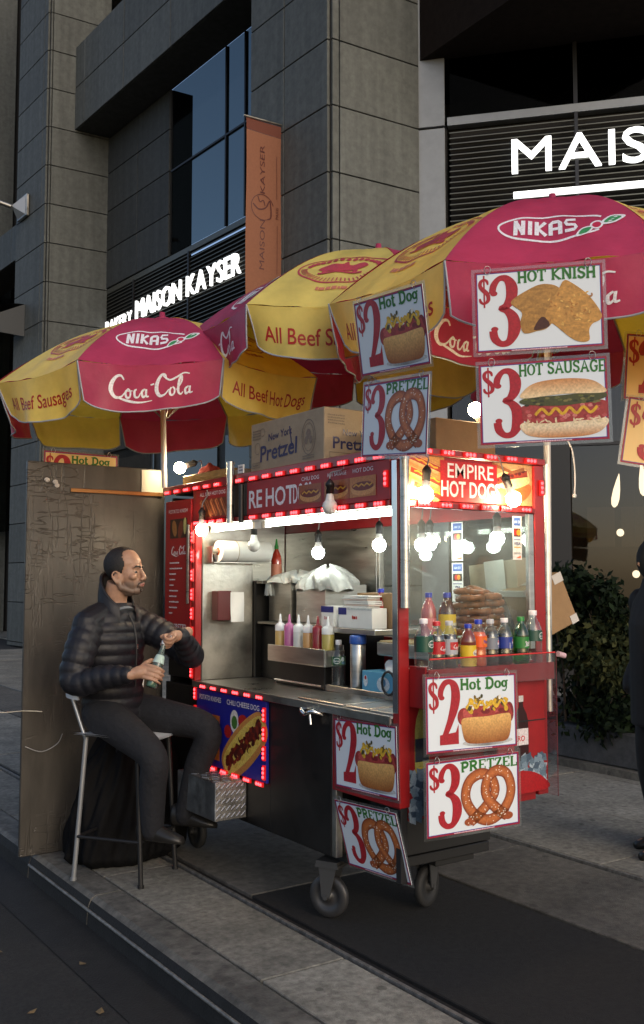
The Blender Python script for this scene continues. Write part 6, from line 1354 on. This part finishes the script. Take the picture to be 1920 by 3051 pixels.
# --- hands
ext = lambda a, b, t: a + (b - a) * t
B0, B1 = V((2.078, 4.573, 1.031)), V((2.159, 4.596, 1.245)); BA = (B1 - B0).normalized()
CV = V((-.40, -.915, 0)).normalized(); CV = (CV - BA * CV.dot(BA)).normalized(); SV = BA.cross(CV) * -1
if SV.dot(V((.826, -.5635, 0))) < 0: SV = -SV
def hands(mb):
    # right hand wraps the bottle from the left, fingers across the camera side
    k0 = B0 + BA * .055 - SV * .052 - CV * -.012; pal = ext(wrR, k0, .55)
    limb(mb, [wrR - (k0 - wrR) * .3, wrR, pal, k0], [.030, .0285, .034, .03], 12)
    mb.ball(ext(wrR, k0, .75), (.040, .026, .038), 14, axes=((k0 - wrR).normalized(), CV, BA))
    for i in range(4):
        b = B0 + BA * (.018 + .0215 * i); L_ = (.92, 1.0, 1.04, .95)[i]; r = (.0078, .0088, .0092, .0088)[i]
        mb.tube(catmull([b - SV * .058 + CV * .012, b - SV * .040 + CV * .036, b - SV * .004 * L_ + CV * (.0415), b + SV * .024 * L_ + CV * .034 - BA * .003, b + SV * .040 * L_ + CV * .012 - BA * .005], 5), [r * 1.15] * 5 + [r * 1.08] * 5 + [r] * 5 + [r * .9] * 6, 9)
        mb.ball(b + SV * .040 * L_ + CV * .012 - BA * .005, r * .92, 8)
    mb.tube(catmull([wrR + BA * .02 + SV * .02, B0 + BA * .105 - SV * .05 - CV * .005, B0 + BA * .122 - SV * .022 - CV * .026, B0 + BA * .128 + SV * .012 - CV * .030], 5), [.015] * 5 + [.0125] * 5 + [.0105] * 5 + [.0095], 9)
    # left hand closes over the cap
    w = (B1 - wrL).normalized(); s_ = V((.15, -.55, .82)); s_ = (s_ - w * s_.dot(w)).normalized(); n_ = w.cross(s_)
    if n_.dot(CV) < 0: n_ = -n_
    limb(mb, [wrL - w * .05, wrL, wrL + w * .045 + s_ * .006], [.029, .027, .032], 12)
    mb.ball(wrL + w * .058 + s_ * .004, (.044, .034, .024), 14, axes=(w, s_, n_))
    for i in range(4):
        o = s_ * (.030 - .0195 * i) + n_ * (.006 - .004 * abs(i - 1)); r = (.0088, .0092, .0088, .0076)[i]
        k = wrL + w * .078 + o; 
        mb.tube(catmull([wrL + w * .05 + o * .9, k + n_ * .020, k + w * .030 + n_ * .024, k + w * .046 + n_ * .006, k + w * .036 - n_ * .014], 5), [r * 1.15] * 5 + [r * 1.1] * 5 + [r] * 5 + [r * .9] * 6, 9)
        mb.ball(k + w * .036 - n_ * .014, r * .9, 8)
    mb.tube(catmull([wrL + w * .02 - n_ * .015 - s_ * .01, wrL + w * .06 - n_ * .030 - s_ * .004, B1 - n_ * .024 + s_ * .012, B1 + w * .014 - n_ * .020 + s_ * .016], 5), [.0145] * 5 + [.012] * 5 + [.0105] * 5 + [.0095], 9)
def torso(mb, g, z0=.80, puff=0, top=True):
    """g: extra thickness"""
    sp = [((2.075, 5.06, .82), .158, .128), ((2.07, 5.055, .92), .160, .132), ((2.055, 5.035, 1.02), .160, .130), ((2.045, 5.02, 1.12), .168, .128), ((2.04, 5.005, 1.22), .178, .124), ((2.042, 5.0, 1.30), .172, .108), ((2.045, 5.005, 1.36), .140, .092), ((2.048, 5.003, 1.405), .098, .080), ((2.05, 5.0, 1.435), .072, .07)]
    q = catmull([(*p, a, b) for p, a, b in sp], 16); rings = []; 
    xa = V((.93, .36, 0)).normalized(); ya = V((.36, -.93, 0)).normalized()
    for x, y, z, a, b in q:
        k = g + (puff * (abs(sin(pi * z / .058)) ** .6 - .55) if puff else 0); rings.append(((x, y, z), xa * (a + k), ya * (b + k)))
    loft(mb, rings, 28)
m = MB(); head(m); hands(m); torso(m, -.006)
limb(m, [shR, ext(shR, elR, .5), elR, ext(elR, wrR, .5), wrR], [.05, .046, .040, .034, .027]); limb(m, [shL, ext(shL, elL, .5), elL, ext(elL, wrL, .5), wrL], [.05, .046, .038, .032, .027])
limb(m, [hipR, ext(hipR, kneeR, .5) + V((0, 0, .012)), kneeR, ext(kneeR, ankR, .45), ankR], [.078, .068, .054, .046, .036]); limb(m, [hipL, ext(hipL, kneeL, .5) + V((0, 0, .012)), kneeL, ext(kneeL, ankL, .45), ankL], [.078, .068, .054, .046, .036])
toeR = ankR + Fd * .15 + V((0, 0, -.055)); toeL = ankL + V((.45, -.5, 0)) * .2 + V((0, 0, -.055))
for a, t_ in ((ankR, toeR), (ankL, toeL)): limb(m, [a + V((0, 0, -.015)), a + V((0, 0, -.018)) + (t_ - a) * .45, t_ + V((0, 0, .01)) - (t_ - a) * .15], [.026, .020, .012])
bm_ = fuse(m, .0042, 3, 'person', [skinm, lipm])
sst = lambda a, b, x: (lambda t: t * t * (3 - 2 * t))(max(0, min(1, (x - a) / (b - a))))
val = []
for v in bm_.vertices:
    q = v.co - hd; f, l, u = q.dot(hf), q.dot(hl), q.dot(hu)
    k = sst(-.030, -.062, u) * sst(-.025, .012, f + (u + .06) * .15) * sst(-.150, -.118, u)
    if f > .07: k = max(k * (1 - .55 * sst(.02, .045, abs(l))), .9 * sst(.030, .020, abs(l)) * sst(-.045, -.052, u) * sst(-.064, -.058, u))
    val.append(k)
at = bm_.attributes.new('stubble', 'FLOAT', 'POINT'); at.data.foreach_set('value', val)
for p in bm_.polygons:
    q = p.center - hd; f, l, u = q.dot(hf), q.dot(hl), q.dot(hu)
    if f > .088 and ((abs(l) / .023) ** 2 + ((u + .066) / .010) ** 2) < 1: p.material_index = 1
man = link('person', bm_); tag(man, 'seated balding man in a dark puffer jacket holding a green glass bottle', 'person')
# eyes, brows
for s in (-1, 1):
    m = MB(); ec = H(.0735, s * .0315, .0035); m.ball(ec, .0118, 14, 0); m.ball(ec + (hf * .93 + hl * s * .12 - hu * .05).normalized() * .0074, .0066, 10, 1); m.obj('eye', [mat('eye_white', (.13, .11, .10), .3), mat('eye_dark', (.012, .008, .006), .15)], man)
    m = MB(); m.tube(catmull([H(.0965, s * .010, .027), H(.0955, s * .022, .033), H(.088, s * .038, .033), H(.076, s * .052, .026)], 5), [.003] + [.0052] * 12 + [.0028] * 3, 7); m.obj('eyebrow', hairm, man)
# hair: a thin cap over the skull with a receding hairline
def hairfn(mb):
    n, h = 96, 56
    idx = {}; vs = []; 
    for j in range(h + 1):
        t = pi * j / h
        for k in range(n):
            a = 2 * pi * k / n; p = (-.014 + .105 * sin(t) * cos(a), .0825 * sin(t) * sin(a), .050 + .0965 * cos(t)); idx[j, k] = len(vs); vs.append(p)
    fs = []
    for j in range(h):
        for k in range(n):
            f4 = [idx[j, k], idx[j + 1, k], idx[j + 1, (k + 1) % n], idx[j, (k + 1) % n]]; q = [sum(vs[i][d_] for i in f4) / 4 for d_ in range(3)]
            f, l, u = q; al = abs(l)
            if u > .085: front = .048 - .55 * al if al < .05 else .018
            elif u > .04: front = .022 + .25 * (.085 - u)
            else: front = .030 - (.04 - u) * .42
            front += .0025 * sin(l * 900)
            if f < front and u > -.058 + max(0, f) * .5 and not (al > .055 and -.036 < f < .004 and u < .006): fs.append(f4)
    mb.add([H(*p) for p in vs], fs, 0, True); return mb
hm = hairfn(MB()).obj('hair', hairm, man, merge=True); s_ = hm.modifiers.new('s', 'SOLIDIFY'); s_.thickness = .009; s_.offset = -1
m = MB()
for s in (-1, 1): m.tube(catmull([H(.106, s * .003, -.0505), H(.102, s * .016, -.0525), H(.090, s * .028, -.062), H(.082, s * .029, -.082)], 4), [.0035] * 9 + [.002] * 4, 6)
m.ball(H(.0925, 0, -.094), (.0045, .014, .010), 10, axes=(hf, hl, hu)); m.obj('beard', mat('short_beard', (.035, .025, .02), .8), man)
# jacket, collar, shirt
m = MB(); torso(m, .016, puff=.012)
limb(m, [shR + V((.02, .01, -.01)), ext(shR, elR, .5) + V((-.012, 0, 0)), elR + V((-.012, .01, -.01)), ext(elR, wrR, .5), ext(elR, wrR, .90)], [.082, .082, .070, .060, .046], 18, 6, .010, .055)
limb(m, [shL + V((-.02, -.005, -.01)), ext(shL, elL, .5) + V((0, 0, .01)), elL, ext(elL, wrL, .5), ext(elL, wrL, .93)], [.084, .082, .070, .060, .047], 18, 6, .010, .055)
limb(m, [neck + V((-.02, 0, .0)), ext(neck, shR, .5) + V((0, 0, .012)), shR], [.062, .070, .075]); limb(m, [neck + V((.02, 0, .0)), ext(neck, shL, .5) + V((0, 0, .012)), shL], [.062, .070, .075])
jk = link('jacket', fuse(m, .0062, 2, 'jacket', [puffm]), man)
nf = V((.36, -.93, 0)).normalized(); ns = V((.93, .36, 0)).normalized(); nb = V((2.052, 4.99, 1.415))
def coll(u, v, o=0):
    a = pi * 2 * (.09 + .82 * u); dr = -nf * -cos(a) + ns * sin(a); r = .092 - .010 * v + o + .006 * sin(v * pi)
    return nb + dr * r * (1 + .10 * cos(a)) + V((0, 0, -.045 + .128 * v * (1 - .34 * cos(a)) - .056 * cos(a)))
m = MB(); m.grid(lambda u, v: coll(u, v, .010), 28, 6); m.grid(lambda u, v: coll(u, v, 0), 28, 6); m.tube([coll(i / 28, 1, .005) for i in range(29)], .008, 7); m.obj('collar', puffm, jk)
m = MB(); m.tube([nb + V((0, 0, .02)), nb + V((0, 0, -.01)), nb + nf * .02 + V((0, 0, -.05))], [.066, .072, .095], 20); m.obj('shirt', mat('grey_blue_shirt', (.16, .18, .20), .85), man)
m = MB(); m.tube(catmull([nb + nf * .100 + V((0, 0, -.045)), nb + nf * .142 + V((0, 0, -.11)), nb + nf * .160 + V((0, 0, -.2)), nb + nf * .158 + V((0, 0, -.33)), nb + nf * .155 + V((0, 0, -.42))], 6), .005, 6); m.obj('zip', mat('zip_tape', (.012, .012, .013), .5), jk)
m = MB(); m.box((-.003, -.003, -.012), (.003, .003, .012)); o = m.obj('zip_pull', chrome, jk); o.matrix_basis = T(*(nb + nf * .168 + V((0, 0, -.21))))
# trousers, shoes, ring
m = MB(); limb(m, [hipR + V((0, .01, -.0)), ext(hipR, kneeR, .5) + V((0, 0, .012)), kneeR + V((0, 0, .0)), ext(kneeR, ankR, .45), ankR + V((0, 0, -.015))], [.108, .096, .076, .070, .058], 18)
limb(m, [hipL + V((0, .01, 0)), ext(hipL, kneeL, .5) + V((0, 0, .012)), kneeL, ext(kneeL, ankL, .45), ankL + V((0, 0, -.015))], [.108, .096, .076, .070, .058], 18)
m.ball((2.075, 5.06, .845), (.175, .14, .10), 18); link('trousers', fuse(m, .0075, 3, 'trousers', [jeans]), man)
for a, t_ in ((ankR, toeR), (ankL, toeL)):
    m = MB(); d_ = (t_ - a); d_.z = 0; d_.normalize(); sd = d_.cross(V((0, 0, 1)))
    pr = [(-.075, .034, .052), (-.06, .038, .06), (0, .037, .055), (.06, .040, .040), (.12, .043, .028), (.165, .034, .020), (.18, .015, .012)]
    loft(m, [(a + d_ * x + V((0, 0, -.075 + hh)), sd * w_, V((0, 0, hh))) for x, w_, hh in pr], 14); m.obj('shoe', shoem, man)
m = MB(); w_ = (B1 - wrL).normalized(); rp_ = wrL + w_ * .084 + V((0, -.02, .012)); m.tube([rp_ + V((.0, .010 * cos(a), .010 * sin(a))) for a in [i * pi / 6 for i in range(13)]], .0022, 6); m.obj('ring', chrome, man)
# the bottle in his hands
gb = thing('glass_bottle', 'green glass soda bottle held in the seated man\'s hands', 'bottle', (0, 0, 0)); gb.matrix_basis = T(*(B0 - BA * .015)) @ BA.to_track_quat('Z', 'Y').to_matrix().to_4x4()
m = MB(); m.lathe([(0, 0), (.026, 0), (.029, .006), (.0295, .05), (.028, .10), (.029, .125), (.024, .155), (.0155, .185), (.0125, .205), (.0125, .238)], 20, 0, cap=False); m.obj('bottle_body', bottleglass, gb)
m = MB(); m.lathe([(0, .003), (.026, .003), (.0275, .05), (.026, .09), (0, .09)], 18, 0, cap=False); m.obj('drink', mat('clear_drink', (.25, .36, .30), .1, coat=1), gb)
m = MB(); m.lathe([(.0145, .226), (.0150, .243), (.012, .247), (0, .247)], 14, 0); m.obj('cap', whitep, gb)
m = MB(); m.lathe([(.0302, .125), (.0245, .157), (.021, .168)], 20, 0, cap=False); m.obj('bottle_label', mat('pale_green_label', (.42, .55, .50), .4), gb)

bb = black_mass.obj('shade_heap', mat('shade_heap_black', (.004, .004, .0045), .75, bump=.7, bscale=18, spec=.12))
tag(bb, 'added black heap standing in for the deep shade under and behind the seated man', 'bag')
# ------------------------------------------------------------------ dark clad passer-by at the right edge
coat = mat('black_coat', (.010, .010, .012), .7, var=.2, scale=10); coat2 = mat('navy_bag', (.025, .03, .05), .6)
q0 = V((4.84, 3.585, 0)); f_ = V((-.75, .30, 0)).normalized(); l_ = V((-.30, -.75, 0)).normalized()
def Q_(f, l, z): return q0 + f_ * f + l_ * l + V((0, 0, z))
m = MB()
loft(m, [(Q_(*p), l_ * a, f_ * b) for p, a, b in (((0, 0, .86), .17, .13), ((.0, 0, 1.0), .17, .14), ((.01, 0, 1.2), .19, .14), ((.0, 0, 1.38), .21, .13), ((-.01, 0, 1.48), .15, .10), ((.02, 0, 1.54), .065, .065))], 20)
for s in (-1, 1):
    limb(m, [Q_(0, s * .10, .88), Q_(.02, s * .10, .48), Q_(-.01 + s * .05, s * .11, .08)], [.088, .06, .045]); limb(m, [Q_(-.01 + s * .05, s * .11, .06), Q_(.10 + s * .05, s * .115, .035), Q_(.16 + s * .05, s * .115, .03)], [.042, .038, .026])
    limb(m, [Q_(0, s * .20, 1.42), Q_(-.04, s * .23, 1.14), Q_(.06, s * .17, .98)], [.052, .042, .03])
    for i in range(4): m.tube([Q_(.06, s * .17, .98), Q_(.10, s * .16 - .024 + .016 * i, .95), Q_(.13, s * .15 - .024 + .016 * i, .92), Q_(.14, s * .14 - .024 + .016 * i, .90)], .0085, 7)
    m.tube([Q_(.06, s * .15, .98), Q_(.10, s * .12, .96), Q_(.12, s * .11, .94)], .0095, 7)
m.ball(Q_(.03, 0, 1.68), (.098, .076, .115), 18, axes=(f_, l_, UP)); m.ball(Q_(.07, 0, 1.63), (.055, .055, .07), 14, axes=(f_, l_, UP)); m.tube([Q_(.125, 0, 1.68), Q_(.15, 0, 1.645), Q_(.13, 0, 1.635)], [.009, .013, .008], 8)
m.tube([Q_(0, 0, 1.58), Q_(0, 0, 1.46)], .058, 12)
for s in (-1, 1): m.ball(Q_(.025, s * .076, 1.665), (.022, .01, .03), 8, axes=(f_, l_, UP))
pw2 = link('person', fuse(m, .008, 3, 'person', [skinm])); tag(pw2, 'person in a black coat walking past, cut off by the photo edge', 'person')
m = MB()
loft(m, [(Q_(*p), l_ * a, f_ * b) for p, a, b in (((-.02, 0, .72), .23, .20), ((-.01, 0, .9), .22, .19), ((0, 0, 1.1), .215, .18), ((.0, 0, 1.3), .235, .175), ((-.01, 0, 1.42), .235, .15), ((-.01, 0, 1.50), .17, .12), ((.01, 0, 1.57), .10, .095))], 24)
for s in (-1, 1): limb(m, [Q_(0, s * .215, 1.43), Q_(-.05, s * .26, 1.16), Q_(.08, s * .19, .98), Q_(.12, s * .16, .93)], [.083, .074, .062, .05], 16)
link('coat', fuse(m, .010, 3, 'coat', [coat]), pw2)
m = MB()
for s in (-1, 1): limb(m, [Q_(0, s * .10, .88), Q_(.02, s * .105, .48), Q_(-.01 + s * .05, s * .11, .09)], [.115, .092, .082], 16)
link('trousers', fuse(m, .010, 3, 'trousers', [coat]), pw2)
for s in (-1, 1):
    m = MB(); a = Q_(-.01 + s * .05, s * .112, .0); loft(m, [(a + f_ * x + V((0, 0, .002 + hh)), l_ * w_, V((0, 0, hh))) for x, w_, hh in ((-.07, .038, .05), (0, .042, .055), (.08, .046, .04), (.15, .048, .03), (.20, .03, .02))], 14); m.obj('shoe', shoem, pw2)
m = MB(); m.ball(Q_(.012, 0, 1.675), (.138, .102, .145), 18, axes=(f_, l_, UP)); m.obj('hood', coat, pw2)
bgp = thing('shoulder_bag', 'dark navy shoulder bag carried by the walker at the right edge', 'bag', Q_(.05, .27, 1.0))
m = MB(); m.obox(Q_(-.10, .255, .98), f_ * .30, l_ * .09, UP * .24); m.obj('bag_body', coat2, bgp, bevel=.03, seg=2)
m = MB(); m.tube(catmull([Q_(-.08, .30, 1.2), Q_(-.04, .25, 1.45), Q_(.02, .10, 1.545), Q_(.06, -.1, 1.45)], 6), .012, 8); m.obj('strap', black, bgp)
